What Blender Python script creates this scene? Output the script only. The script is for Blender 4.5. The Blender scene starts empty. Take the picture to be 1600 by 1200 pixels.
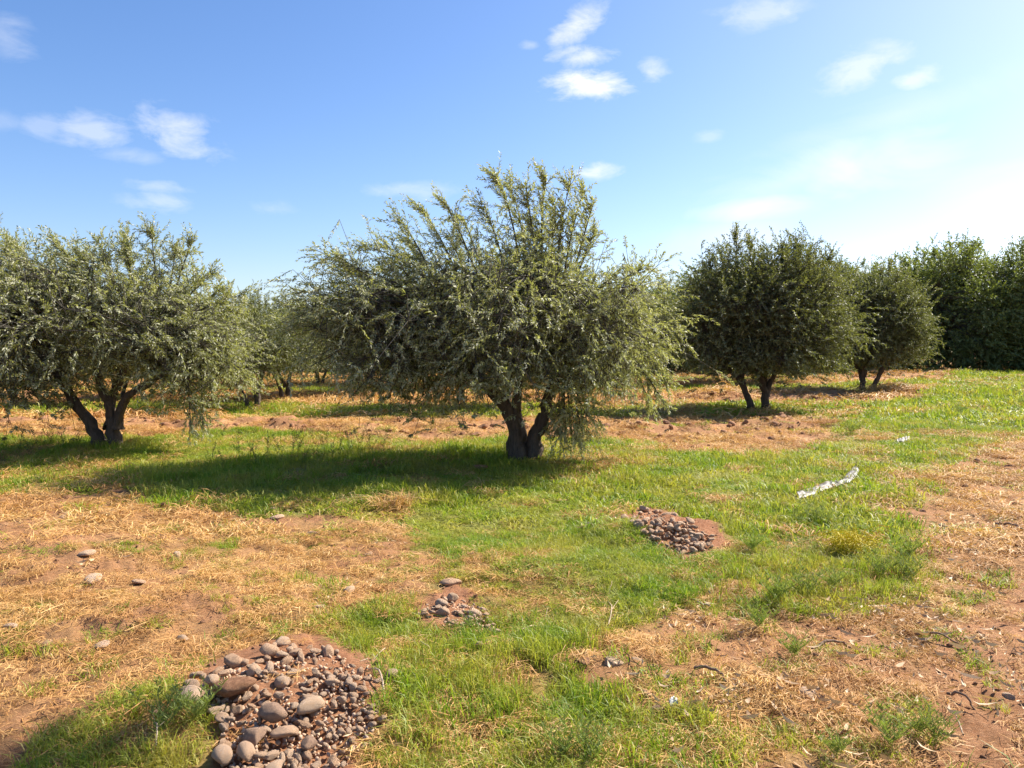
import bpy, bmesh, math, random
import numpy as np
from mathutils import Vector, Euler

C = bpy.context.scene.collection
SC = bpy.context.scene
R = math.radians

# ------------------------------------------------------------------ camera
F, CX, CY, HOR, CAMZ = 1232.0, 800.0, 600.0, 548.0, 1.6     # photo pixels
PITCH = math.atan((CY - HOR) / F)
cam_d = bpy.data.cameras.new('camera')
cam_d.sensor_width = 36.0
cam_d.lens = 36.0 * F / 1600.0
cam_d.clip_start, cam_d.clip_end = 0.05, 3000.0
cam = bpy.data.objects.new('camera', cam_d)
C.objects.link(cam)
cam.location = (0, 0, CAMZ)
cam.rotation_euler = (R(90) - PITCH, 0, 0)
SC.camera = cam

# ------------------------------------------------------------------ light
SUN_AZ, SUN_EL = R(58), R(41)        # azimuth to the right of the view direction
SUN_STRENGTH, SKY_STRENGTH, EXPOSURE = 5.0, 0.088, 1.18
SUN_V = Vector((math.sin(SUN_AZ) * math.cos(SUN_EL), math.cos(SUN_AZ) * math.cos(SUN_EL), math.sin(SUN_EL)))
sd = bpy.data.lights.new('sun', 'SUN')
sd.energy, sd.angle, sd.color = SUN_STRENGTH, R(0.55), (1.0, 0.94, 0.84)
sun = bpy.data.objects.new('sun', sd)
C.objects.link(sun)
sun.rotation_euler = (-SUN_V).to_track_quat('-Z', 'Y').to_euler()
SC.view_settings.view_transform = 'Standard'
SC.view_settings.look = 'None'
SC.view_settings.exposure = EXPOSURE
SC.view_settings.gamma = 1.0
SC.view_settings.use_curve_mapping = False
SC.cycles.use_denoising = True
SC.cycles.max_bounces = 6
SC.cycles.diffuse_bounces = 3
SC.cycles.glossy_bounces = 2
SC.cycles.transmission_bounces = 3
SC.cycles.sample_clamp_indirect = 6.0


def pix_dir(px, py):
    v = Vector(((px - CX) / F, -(py - CY) / F, -1.0))
    v.rotate(cam.rotation_euler)
    return v.normalized()


# ------------------------------------------------------------------ world
world = bpy.data.worlds.new('World')
SC.world = world
world.use_nodes = True
wn, wl = world.node_tree.nodes, world.node_tree.links
wn.clear()


def wmath(op, a, b=None, clamp=False):
    n = wn.new('ShaderNodeMath')
    n.operation = op
    n.use_clamp = clamp
    for i, s in enumerate((a, b)):
        if s is None:
            continue
        if isinstance(s, (int, float)):
            n.inputs[i].default_value = s
        else:
            wl.new(s, n.inputs[i])
    return n.outputs[0]


def wdot(sock, vec):
    n = wn.new('ShaderNodeVectorMath')
    n.operation = 'DOT_PRODUCT'
    wl.new(sock, n.inputs[0])
    n.inputs[1].default_value = tuple(vec)
    return n.outputs['Value']


w_out = wn.new('ShaderNodeOutputWorld')
w_bg = wn.new('ShaderNodeBackground')
w_bg.inputs['Strength'].default_value = SKY_STRENGTH
sky = wn.new('ShaderNodeTexSky')
sky.sky_type = 'NISHITA'
sky.sun_disc = False
sky.sun_elevation = SUN_EL
sky.sun_rotation = SUN_AZ
sky.altitude = 400
sky.air_density = 1.0
sky.dust_density = 1.25
sky.ozone_density = 2.0
tc = wn.new('ShaderNodeTexCoord')
DIRS = tc.outputs['Generated']
mp = wn.new('ShaderNodeMapping')
mp.inputs['Scale'].default_value = (1.0, 1.0, 2.2)
wl.new(DIRS, mp.inputs['Vector'])


def wnoise(scale, detail, dist, rough=0.55):
    n = wn.new('ShaderNodeTexNoise')
    n.inputs['Scale'].default_value = scale
    n.inputs['Detail'].default_value = detail
    n.inputs['Roughness'].default_value = rough
    n.inputs['Distortion'].default_value = dist
    wl.new(mp.outputs[0], n.inputs['Vector'])
    return n.outputs['Fac']


N_PUFF = wnoise(20.0, 8, 0.3, 0.62)
N_WISP = wnoise(6.0, 6, 0.9, 0.55)
# px, py, half width, half height, opacity, tilt(deg), softness kind
CLOUDS = [
    (150, 207, 58, 30, 0.45, 0, 'p'), (275, 210, 66, 34, 0.54, -12, 'p'), (200, 240, 52, 14, 0.22, 0, 'p'),
    (68, 197, 32, 20, 0.25, 0, 'p'), (8, 62, 42, 34, 0.22, 0, 'p'), (5, 185, 26, 16, 0.16, 0, 'p'),
    (250, 291, 46, 13, 0.32, 0, 'p'), (248, 315, 46, 17, 0.36, 0, 'p'), (425, 325, 34, 14, 0.18, 0, 'p'),
    (920, 130, 74, 25, 1.00, 0, 'p'), (912, 88, 62, 20, 0.70, 0, 'p'), (900, 42, 58, 24, 0.75, 28, 'p'),
    (1019, 112, 26, 20, 0.55, 0, 'p'), (830, 70, 18, 9, 0.30, 0, 'p'), (932, 267, 42, 14, 0.70, 0, 'p'),
    (650, 299, 78, 17, 0.29, 0, 'p'), (1185, 22, 62, 22, 0.42, 0, 'p'), (1350, 105, 62, 26, 0.55, 14, 'p'),
    (1425, 124, 34, 20, 0.60, 8, 'p'), (1350, 255, 150, 60, 0.83, 12, 'w'), (1170, 325, 130, 26, 0.90, 6, 'w'),
    (1240, 280, 190, 36, 0.45, 10, 'w'), (1590, 320, 120, 60, 0.60, 0, 'w'), (1400, 180, 190, 36, 0.33, 10, 'w'),
    (1130, 370, 140, 40, 0.52, 0, 'w'), (1110, 212, 26, 10, 0.25, 0, 'p'),
]
acc = None
for (px, py, hw, hh, op, tilt, kind) in CLOUDS:
    c = pix_dir(px, py)
    right = c.cross(Vector((0, 0, 1))).normalized()
    up = right.cross(c).normalized()
    ct, st = math.cos(R(tilt)), math.sin(R(tilt))
    a1 = right * ct + up * st
    a2 = up * ct - right * st
    sc_ = 1.0 / F
    u = wmath('MULTIPLY', wdot(DIRS, a1), 1.0 / (hw * sc_))
    v = wmath('MULTIPLY', wdot(DIRS, a2), 1.0 / (hh * sc_))
    u = wmath('SUBTRACT', u, 0.0)
    rr = wmath('SQRT', wmath('ADD', wmath('MULTIPLY', u, u), wmath('MULTIPLY', v, v)))
    front = wmath('GREATER_THAN', wdot(DIRS, c), 0.0)
    base = wmath('SUBTRACT', 1.0, rr)
    if kind == 'p':
        n = wmath('MULTIPLY', wmath('SUBTRACT', N_PUFF, 0.5), 3.6)
        m = wmath('MULTIPLY', wmath('ADD', wmath('MULTIPLY', base, 1.25), n), 0.9, clamp=True)
    else:
        n = wmath('MULTIPLY', wmath('SUBTRACT', N_WISP, 0.5), 2.2)
        m = wmath('MULTIPLY', wmath('ADD', base, n), 0.85, clamp=True)
    edge = wmath('MULTIPLY', wmath('ADD', base, 0.55), 1.1, clamp=True)
    m = wmath('MULTIPLY', wmath('MULTIPLY', m, edge), wmath('MULTIPLY', front, op * (0.88 if kind == 'p' else 1.0)))
    acc = m if acc is None else wmath('MAXIMUM', acc, m)
hsv = wn.new('ShaderNodeHueSaturation')
hsv.inputs['Saturation'].default_value = 1.22
hsv.inputs['Value'].default_value = 1.0
wl.new(sky.outputs[0], hsv.inputs['Color'])
tintm = wn.new('ShaderNodeMixRGB')
tintm.blend_type = 'MULTIPLY'
tintm.inputs['Fac'].default_value = 1.0
tintm.inputs['Color2'].default_value = (1.0, 0.945, 1.03, 1)
wl.new(hsv.outputs[0], tintm.inputs['Color1'])
mixc = wn.new('ShaderNodeMixRGB')
wl.new(acc, mixc.inputs['Fac'])
wl.new(tintm.outputs[0], mixc.inputs['Color1'])
mixc.inputs['Color2'].default_value = (5.9, 5.95, 6.2, 1)
wl.new(mixc.outputs[0], w_bg.inputs['Color'])
wl.new(w_bg.outputs[0], w_out.inputs['Surface'])


# ------------------------------------------------------------------ numeric helpers
def _hash(ix, iy, seed):
    h = (ix.astype(np.int64) * 374761393 + iy.astype(np.int64) * 668265263 + seed * 1442695041) & 0xffffffff
    h = ((h ^ (h >> 13)) * 1274126177) & 0xffffffff
    h = (h ^ (h >> 16)) & 0xffff
    return h / 65535.0


def vnoise(x, y, seed=0):
    ix, iy = np.floor(x), np.floor(y)
    fx, fy = x - ix, y - iy
    fx = fx * fx * (3 - 2 * fx)
    fy = fy * fy * (3 - 2 * fy)
    a, b = _hash(ix, iy, seed), _hash(ix + 1, iy, seed)
    c, d = _hash(ix, iy + 1, seed), _hash(ix + 1, iy + 1, seed)
    return (a * (1 - fx) + b * fx) * (1 - fy) + (c * (1 - fx) + d * fx) * fy


def fbm(x, y, seed=0, oct=4, gain=0.5):
    s, a, t = 0.0, 1.0, 0.0
    for o in range(oct):
        s = s + a * vnoise(x * 2 ** o + 17.3 * o, y * 2 ** o - 9.1 * o, seed + o)
        t += a
        a *= gain
    return s / t                                     # 0..1


def flat(px, py):
    d = pix_dir(px, py)
    t = -CAMZ / d.z
    return d.x * t, d.y * t


def inside(poly, x, y):
    r = np.zeros(x.shape, bool)
    n = len(poly)
    for i in range(n):
        (x1, y1), (x2, y2) = poly[i], poly[(i + 1) % n]
        if y1 == y2:
            continue
        c = ((y1 > y) != (y2 > y)) & (x < (x2 - x1) * (y - y1) / (y2 - y1) + x1)
        r ^= c
    return r


# ------------------------------------------------------------------ where grass, straw and bare soil are
ZONES = [   # photo outline, green cover, straw cover
    ([(-500, 684), (0, 686), (150, 697), (300, 682), (400, 680), (640, 690), (880, 690), (1000, 698), (1180, 718), (1290, 697),
      (1335, 652), (1440, 628), (1500, 600), (1620, 592), (1900, 600), (1700, 650), (1600, 684), (1500, 712), (1420, 752),
      (1360, 790), (1430, 830), (1440, 890), (1420, 935), (1300, 965), (1180, 960), (1120, 930), (1010, 960),
      (960, 1005), (860, 1045), (930, 1100), (1040, 1125), (1110, 1130), (1160, 1180), (1130, 1400), (560, 1400), (600, 1180),
      (640, 1120), (600, 1060), (560, 1030), (480, 1000), (520, 972), (640, 948), (690, 905), (760, 885), (690, 868),
      (640, 822), (560, 796), (450, 808), (330, 798), (230, 777), (100, 770), (0, 765), (-500, 765)], 0.98, 0.04),
    ([(700, 860), (800, 850), (860, 880), (760, 910), (700, 900)], 0.6, 0.5),
    ([(1010, 880), (1180, 850), (1380, 840), (1450, 870), (1440, 935), (1300, 965), (1100, 960)], 0.52, 0.5),
    ([(1360, 735), (1440, 735), (1460, 770), (1380, 800)], 0.45, 0.6),
    ([(560, 1130), (660, 1110), (790, 1150), (800, 1260), (560, 1260)], 0.45, 0.6),
    ([(20, 1215), (90, 1150), (230, 1095), (330, 1100), (350, 1200), (300, 1500), (0, 1500)], 0.5, 0.4),
    ([(-100, 850), (120, 852), (200, 880), (420, 945), (400, 985), (220, 950), (60, 920), (-100, 930)], 0.05, 0.22),
    ([(-200, 1020), (120, 1030), (240, 1060), (200, 1120), (-200, 1150)], 0.02, 0.4),
    ([(1480, 960), (1600, 900), (1800, 880), (2000, 1200), (1700, 1500), (1470, 1400), (1430, 1120)], 0.04, 0.12),
    ([(1500, 800), (1700, 780), (1800, 880), (1600, 905), (1480, 950), (1430, 880)], 0.06, 0.4),
    ([(625, 965), (680, 930), (705, 908), (760, 950), (775, 985), (690, 992)], 0.0, 0.0),
    ([(955, 808), (1000, 790), (1045, 792), (1105, 822), (1145, 858), (1060, 882), (1010, 852)], 0.0, 0.0),
    ([(275, 1085), (360, 1040), (430, 1012), (500, 1012), (560, 1045), (600, 1085), (590, 1150), (560, 1230), (420, 1300),
      (335, 1230), (330, 1110)], 0.0, 0.02),
    ([(870, 1062), (960, 1050), (1010, 1085), (1000, 1106), (910, 1090)], 0.05, 0.25),
]
ZW = [([flat(*p) for p in poly], g, s) for poly, g, s in ZONES]


def strips(x, y):
    """Rows of trees run left to right; turf grows along each row, with rough raked soil and straw between."""
    w = y + 0.5 * (fbm(x * 0.25, y * 0.25, 5) - 0.5) + 0.9 * (fbm(x * 0.08, y * 0 + 3.1, 9) - 0.5)
    g = ((w > 18.8) & (w < 22.8)) | ((w > 29.0) & (w < 32.2)) | ((w > 39.5) & (w < 42.5)) | ((w > 50) & (w < 52.5))
    return g & (y > 14.5)


def cover(x, y):
    """green cover, straw cover at ground points (arrays)."""
    r1, r2 = cover_one(x, y, 31, 0.8), cover_one(x, y, 131, 1.5)
    return (r1[0] + r2[0]) / 2, (r1[1] + r2[1]) / 2


def cover_one(x, y, sd, amp):
    jx = amp * ((fbm(x * 2.1, y * 2.1, sd) - 0.5) * 0.75 + (fbm(x * 9, y * 9, sd + 2) - 0.5) * 0.4)
    jy = amp * ((fbm(x * 2.1, y * 2.1, sd + 10) - 0.5) * 0.75 + (fbm(x * 9, y * 9, sd + 12) - 0.5) * 0.4)
    k = np.clip((y + 2) / 14, 0.35, 1.0)
    g = np.full(x.shape, 0.04)
    s = np.full(x.shape, 0.51)
    dull = fbm(x * 1.3, y * 1.3, 71)
    g = np.where((dull > 0.60) & (y < 15), 0.16, g)
    st = strips(x, y)
    g = np.where(st, 0.92, g)
    s = np.where(st, 0.15, s)
    s = np.where((y > 13) & ~st, 0.2 + 0.5 * (fbm(x * 0.6, y * 1.2, 77) > 0.5), s)
    for poly, gg, ss in ZW:
        kk = k if gg + ss > 0.1 else k * 0.4
        m = inside(poly, x + jx * kk, y + jy * kk)
        g = np.where(m, gg, g)
        s = np.where(m, ss, s)
    # dry patches inside the turf
    p = fbm(x * 0.9 + 4, y * 0.9 - 7, 91)
    p2 = fbm(x * 2.6 + 40, y * 2.6 + 11, 97)
    dry = ((p > 0.60) | (p2 > 0.66)) & (y < 15)
    g = np.where((g > 0.4) & dry, g * 0.5, g)
    s = np.where((g > 0.2) & dry, np.maximum(s, 0.45), s)
    b = fbm(x * 1.7 + 14, y * 1.7 - 3, 95)
    s = np.where((b > 0.54) & (s > 0.5), s * 0.4, s)
    return g, s


def bump(x, y, px, py, r, h, sx=1.0):
    cx, cy = flat(px, py)
    d2 = ((x - cx) / sx) ** 2 + (y - cy) ** 2
    return h * np.exp(-d2 / (r * r))


def height(x, y):
    x = np.asarray(x, float)
    y = np.asarray(y, float)
    z = 0.10 * (fbm(x * 0.35, y * 0.35, 3) - 0.5) + 0.05 * (fbm(x * 1.6, y * 1.6, 7) - 0.5)
    st = fbm(x * 1.1, y * 1.3, 13, 4, 0.6)
    w = y + 0.6 * (fbm(x * 0.25, y * 0.25, 5) - 0.5)
    for c, hw in ((16.0, 1.5), (25.8, 1.6), (35.7, 1.8), (46.2, 1.8)):
        lim = 1 / (1 + np.exp(np.clip((x - (7.2 + (c - 16) * 0.75)) * 2.0, -50, 50)))
        z = z + lim * (0.04 + 0.55 * (st - 0.38)) * np.exp(-((w - c) / hw) ** 4)
    z = z + 0.45 / (1 + np.exp(np.clip(-(x - 13.5 - (y - 30) * 0.2) * 0.5, -50, 50))) * np.clip((y - 18) / 14, 0, 1)
    z = z + bump(x, y, 430, 1100, 0.55, 0.12, 1.3) + bump(x, y, 1045, 838, 0.42, 0.17, 1.3)
    z = z + bump(x, y, 705, 955, 0.32, 0.06, 1.3) + bump(x, y, 860, 900, 0.5, 0.12, 1.6)
    z = z + bump(x, y, 40, 872, 0.6, 0.12, 1.5) + bump(x, y, 300, 960, 0.5, 0.08, 1.8) + bump(x, y, 960, 1040, 0.3, 0.07, 1.4)
    z = z + bump(x, y, 815, 716, 0.8, 0.10, 1.4) + bump(x, y, 1195, 640, 1.0, 0.1, 1.6) + bump(x, y, 165, 697, 0.9, 0.1, 1.4)
    z = z + bump(x, y, 610, 786, 0.4, 0.08, 1.3)
    return z


def hz(x, y):
    return float(height(np.array([x]), np.array([y]))[0])


def at(px, py):
    """the ground point that shows at a photo pixel"""
    d = pix_dir(px, py)
    z = 0.0
    for _ in range(12):
        t = (z - CAMZ) / d.z
        x, y = d.x * t, d.y * t
        z = 0.5 * z + 0.5 * hz(x, y)
    return Vector((x, y, hz(x, y)))


# ------------------------------------------------------------------ object helpers
def mesh_np(name, verts, faces, mats, attrs=None, smooth=False, midx=None):
    verts = np.asarray(verts, np.float32).reshape(-1, 3)
    faces = np.asarray(faces, np.int32)
    me = bpy.data.meshes.new(name)
    k = faces.shape[1]
    me.vertices.add(len(verts))
    me.vertices.foreach_set('co', verts.ravel())
    me.loops.add(faces.size)
    me.loops.foreach_set('vertex_index', faces.ravel())
    me.polygons.add(len(faces))
    me.polygons.foreach_set('loop_start', np.arange(0, faces.size, k, dtype=np.int32))
    if smooth:
        me.polygons.foreach_set('use_smooth', np.ones(len(faces), bool))
    for m in (mats if isinstance(mats, (list, tuple)) else [mats]):
        me.materials.append(m)
    if midx is not None:
        me.polygons.foreach_set('material_index', np.asarray(midx, np.int32))
    for nm, arr in (attrs or {}).items():
        at_ = me.attributes.new(nm, 'FLOAT', 'POINT')
        at_.data.foreach_set('value', np.asarray(arr, np.float32))
    me.update(calc_edges=True)
    return me


def link(name, me, parent=None):
    o = bpy.data.objects.new(name, me)
    C.objects.link(o)
    if parent is not None:
        o.parent = parent
    return o


def tag(o, label, cat, group=None):
    o['label'] = label
    o['category'] = cat
    if group:
        o['group'] = group
    return o


def empty(name, loc, rz=0.0):
    o = bpy.data.objects.new(name, None)
    o.empty_display_size = 0.2
    C.objects.link(o)
    o.location = loc
    o.rotation_euler = (0, 0, rz)
    return o


def copy_tree(src, loc, rz=0.0, scale=(1, 1, 1)):
    r = src.copy()
    C.objects.link(r)
    r.location, r.rotation_euler, r.scale = loc, (0, 0, rz), scale
    for ch in src.children:
        c = ch.copy()
        C.objects.link(c)
        c.parent = r
    return r


# ------------------------------------------------------------------ materials
def mat(name):
    m = bpy.data.materials.new(name)
    m.use_nodes = True
    nt = m.node_tree
    return m, nt.nodes, nt.links, nt.nodes['Principled BSDF']


def ramp(nodes, links, src, stops):
    r = nodes.new('ShaderNodeValToRGB')
    el = r.color_ramp.elements
    while len(el) < len(stops):
        el.new(0.5)
    for e, (p, c) in zip(el, stops):
        e.position = p
        e.color = (*c, 1)
    links.new(src, r.inputs['Fac'])
    return r.outputs['Color']


def noise(nodes, links, vec, scale, detail=4, rough=0.55, dist=0.0):
    n = nodes.new('ShaderNodeTexNoise')
    n.inputs['Scale'].default_value = scale
    n.inputs['Detail'].default_value = detail
    n.inputs['Roughness'].default_value = rough
    n.inputs['Distortion'].default_value = dist
    if vec is not None:
        links.new(vec, n.inputs['Vector'])
    return n.outputs['Fac']


def mixrgb(nodes, links, fac, a, b, mode='MIX'):
    n = nodes.new('ShaderNodeMixRGB')
    n.blend_type = mode
    for s, v in ((n.inputs['Fac'], fac), (n.inputs['Color1'], a), (n.inputs['Color2'], b)):
        if isinstance(v, (int, float)):
            s.default_value = v
        elif isinstance(v, tuple):
            s.default_value = (*v, 1)
        else:
            links.new(v, s)
    return n.outputs['Color']


def math_n(nodes, links, op, a, b, clamp=False):
    n = nodes.new('ShaderNodeMath')
    n.operation = op
    n.use_clamp = clamp
    for i, v in enumerate((a, b)):
        if isinstance(v, (int, float)):
            n.inputs[i].default_value = v
        else:
            links.new(v, n.inputs[i])
    return n.outputs[0]


def world_pos(nodes):
    return nodes.new('ShaderNodeNewGeometry').outputs['Position']


def bump_n(nodes, links, bsdf, h, strength, dist):
    b = nodes.new('ShaderNodeBump')
    b.inputs['Strength'].default_value = strength
    b.inputs['Distance'].default_value = dist
    links.new(h, b.inputs['Height'])
    links.new(b.outputs[0], bsdf.inputs['Normal'])


def leaf_material(name, top_lo, top_hi, under, rough=0.38, trans=0.25, spec=0.5):
    m, n, l, b = mat(name)
    a = n.new('ShaderNodeAttribute')
    a.attribute_name = 'tint'
    top = ramp(n, l, a.outputs['Fac'], [(0.0, top_lo), (0.6, tuple((x + y) / 2 for x, y in zip(top_lo, top_hi))), (1.0, top_hi)])
    geo = n.new('ShaderNodeNewGeometry')
    col = mixrgb(n, l, geo.outputs['Backfacing'], top, under)
    l.new(col, b.inputs['Base Color'])
    b.inputs['Roughness'].default_value = rough
    b.inputs['Specular IOR Level'].default_value = spec
    t = n.new('ShaderNodeBsdfTranslucent')
    l.new(mixrgb(n, l, 1.0, col, (1.35, 1.4, 0.6), 'MULTIPLY'), t.inputs['Color'])
    mx = n.new('ShaderNodeMixShader')
    mx.inputs['Fac'].default_value = trans
    l.new(b.outputs[0], mx.inputs[1])
    l.new(t.outputs[0], mx.inputs[2])
    l.new(mx.outputs[0], n['Material Output'].inputs['Surface'])
    return m


M_OLIVE = leaf_material('olive_leaf', (0.105, 0.118, 0.040), (0.38, 0.375, 0.185), (0.44, 0.435, 0.29), 0.48, 0.42, 0.5)
M_OLIVE2 = leaf_material('olive_leaf_green', (0.058, 0.070, 0.023), (0.20, 0.205, 0.070), (0.24, 0.245, 0.13), 0.50, 0.36, 0.4)
M_WOOD_LEAF = leaf_material('broad_leaf', (0.065, 0.085, 0.028), (0.25, 0.28, 0.075), (0.20, 0.23, 0.09), 0.5, 0.40, 0.4)


def bark_material(name, c1, c2):
    m, n, l, b = mat(name)
    co = n.new('ShaderNodeTexCoord').outputs['Object']
    mpn = n.new('ShaderNodeMapping')
    mpn.inputs['Scale'].default_value = (1, 1, 0.25)
    l.new(co, mpn.inputs['Vector'])
    f = noise(n, l, mpn.outputs[0], 22, 6, 0.65, 0.6)
    l.new(ramp(n, l, f, [(0.3, c1), (0.7, c2)]), b.inputs['Base Color'])
    b.inputs['Roughness'].default_value = 0.9
    bump_n(n, l, b, f, 0.9, 0.03)
    return m


M_BARK = bark_material('olive_bark', (0.040, 0.027, 0.018), (0.15, 0.105, 0.072))
M_TWIG = bark_material('olive_twig', (0.05, 0.042, 0.028), (0.10, 0.085, 0.06))


def blade_material(name, stops, patch, patch_col, rough=0.6, trans=0.3):
    """grass blades: colour by tuft, by blade and by patch of ground"""
    m, n, l, b = mat(name)
    oi = n.new('ShaderNodeObjectInfo')
    a = n.new('ShaderNodeAttribute')
    a.attribute_name = 'tint'
    f = math_n(n, l, 'ADD', math_n(n, l, 'MULTIPLY', oi.outputs['Random'], 0.4), math_n(n, l, 'MULTIPLY', a.outputs['Fac'], 0.6))
    col = ramp(n, l, f, stops)
    pn = noise(n, l, world_pos(n), patch, 4, 0.6)
    pf = ramp(n, l, pn, [(0.42, (0, 0, 0)), (0.66, (1, 1, 1))])
    pf = math_n(n, l, 'MULTIPLY', pf, 0.75)
    col = mixrgb(n, l, pf, col, patch_col)
    l.new(col, b.inputs['Base Color'])
    b.inputs['Roughness'].default_value = rough
    b.inputs['Specular IOR Level'].default_value = 0.3
    t = n.new('ShaderNodeBsdfTranslucent')
    l.new(mixrgb(n, l, 1.0, col, (1.25, 1.3, 0.7), 'MULTIPLY'), t.inputs['Color'])
    mx = n.new('ShaderNodeMixShader')
    mx.inputs['Fac'].default_value = trans
    l.new(b.outputs[0], mx.inputs[1])
    l.new(t.outputs[0], mx.inputs[2])
    l.new(mx.outputs[0], n['Material Output'].inputs['Surface'])
    return m


M_GRASS = blade_material('grass_blade', [(0.0, (0.10, 0.19, 0.012)), (0.45, (0.21, 0.31, 0.022)), (0.78, (0.36, 0.37, 0.05)), (1.0, (0.62, 0.48, 0.19))],
                         1.3, (0.46, 0.38, 0.08), 0.5, 0.40)
M_STRAW = blade_material('straw_blade', [(0.0, (0.33, 0.155, 0.045)), (0.4, (0.55, 0.31, 0.10)), (0.8, (0.70, 0.46, 0.175)), (1.0, (0.78, 0.60, 0.33))],
                         0.8, (0.42, 0.20, 0.07), 0.65, 0.2)
M_WEED = blade_material('weed_leaf', [(0.0, (0.11, 0.18, 0.03)), (1.0, (0.25, 0.31, 0.07))], 2.0, (0.25, 0.27, 0.08), 0.6, 0.35)
M_LITTER = blade_material('dry_leaf', [(0.0, (0.36, 0.21, 0.11)), (0.5, (0.54, 0.37, 0.21)), (1.0, (0.70, 0.56, 0.38))], 3.0, (0.46, 0.29, 0.15), 0.6, 0.1)
M_DODDER = blade_material('yellow_thread', [(0.0, (0.62, 0.50, 0.015)), (1.0, (0.85, 0.70, 0.04))], 6.0, (0.60, 0.52, 0.02), 0.5, 0.2)


def ground_material():
    m, n, l, b = mat('ground')
    P = world_pos(n)
    ag = n.new('ShaderNodeAttribute')
    ag.attribute_name = 'green'
    as_ = n.new('ShaderNodeAttribute')
    as_.attribute_name = 'straw'
    big = noise(n, l, P, 1.1, 5, 0.6)
    fine = noise(n, l, P, 38, 6, 0.7)
    mid = noise(n, l, P, 7, 5, 0.65)
    soil = ramp(n, l, big, [(0.3, (0.29, 0.115, 0.050)), (0.55, (0.42, 0.188, 0.088)), (0.75, (0.51, 0.265, 0.143))])
    soil = mixrgb(n, l, math_n(n, l, 'MULTIPLY', fine, 0.6), soil, ramp(n, l, fine, [(0.35, (0.20, 0.085, 0.045)), (0.7, (0.56, 0.34, 0.205))]))
    mpn = n.new('ShaderNodeMapping')
    mpn.inputs['Scale'].default_value = (1.0, 3.0, 1.0)
    mpn.inputs['Rotation'].default_value = (0, 0, 0.5)
    l.new(P, mpn.inputs['Vector'])
    fib = noise(n, l, mpn.outputs[0], 26, 6, 0.75, 1.2)
    straw = ramp(n, l, fib, [(0.3, (0.27, 0.13, 0.05)), (0.5, (0.46, 0.26, 0.09)), (0.72, (0.64, 0.42, 0.17))])
    turf = ramp(n, l, fib, [(0.3, (0.12, 0.16, 0.025)), (0.7, (0.30, 0.30, 0.07))])
    sf = math_n(n, l, 'MULTIPLY', as_.outputs['Fac'], ramp(n, l, mid, [(0.25, (0.45,) * 3), (0.6, (1, 1, 1))]), True)
    col = mixrgb(n, l, sf, soil, straw)
    col = mixrgb(n, l, math_n(n, l, 'MULTIPLY', ag.outputs['Fac'], 0.9), col, turf)
    l.new(col, b.inputs['Base Color'])
    b.inputs['Roughness'].default_value = 0.95
    b.inputs['Specular IOR Level'].default_value = 0.15
    hgt = math_n(n, l, 'ADD', math_n(n, l, 'MULTIPLY', mid, 0.6), math_n(n, l, 'MULTIPLY', fib, 0.5))
    bump_n(n, l, b, hgt, 0.9, 0.05)
    return m


M_GROUND = ground_material()


def stone_material(name, stops, dust):
    m, n, l, b = mat(name)
    oi = n.new('ShaderNodeObjectInfo')
    co = n.new('ShaderNodeTexCoord').outputs['Object']
    col = ramp(n, l, oi.outputs['Random'], stops)
    f = noise(n, l, co, 30, 6, 0.7)
    g = noise(n, l, co, 7, 5, 0.6)
    col = mixrgb(n, l, ramp(n, l, g, [(0.35, (0.1,) * 3), (0.62, (0.9,) * 3)]), col, dust)
    col = mixrgb(n, l, 0.55, col, ramp(n, l, f, [(0.3, (0.62, 0.58, 0.55)), (0.65, (1.0, 1.0, 1.0))]), 'MULTIPLY')
    l.new(col, b.inputs['Base Color'])
    b.inputs['Roughness'].default_value = 0.88
    b.inputs['Specular IOR Level'].default_value = 0.25
    bump_n(n, l, b, f, 0.9, 0.02)
    return m


M_STONE = stone_material('field_stone', [(0.0, (0.42, 0.245, 0.145)), (0.3, (0.56, 0.355, 0.225)), (0.6, (0.68, 0.465, 0.31)), (0.8, (0.54, 0.42, 0.32)), (1.0, (0.74, 0.55, 0.38))], (0.68, 0.44, 0.265))
M_DARKSTONE = stone_material('dark_stone', [(0.0, (0.28, 0.175, 0.125)), (1.0, (0.36, 0.235, 0.165))], (0.50, 0.32, 0.205))
M_PALESTONE = stone_material('pale_stone', [(0.0, (0.56, 0.39, 0.25)), (1.0, (0.66, 0.49, 0.34))], (0.62, 0.41, 0.25))
M_CLOD = stone_material('soil_clod', [(0.0, (0.20, 0.09, 0.045)), (1.0, (0.38, 0.19, 0.10))], (0.44, 0.23, 0.12))
m_, n_, l_, b_ = mat('plastic_sheet')
l_.new(ramp(n_, l_, noise(n_, l_, n_.new('ShaderNodeTexCoord').outputs['Object'], 14, 5), [(0.42, (0.12, 0.10, 0.075)), (0.66, (0.27, 0.25, 0.21))]), b_.inputs['Base Color'])
b_.inputs['Roughness'].default_value = 0.5
M_SHEET = m_
m_, n_, l_, b_ = mat('white_paper')
l_.new(ramp(n_, l_, noise(n_, l_, n_.new('ShaderNodeTexCoord').outputs['Object'], 40, 3), [(0.3, (0.72, 0.70, 0.66)), (0.7, (0.82, 0.81, 0.78))]), b_.inputs['Base Color'])
b_.inputs['Roughness'].default_value = 0.7
M_PAPER = m_
M_STICK = bark_material('dead_stick', (0.36, 0.25, 0.15), (0.60, 0.46, 0.31))
M_BROWNSTICK = bark_material('brown_stick', (0.13, 0.075, 0.045), (0.30, 0.18, 0.11))

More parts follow.
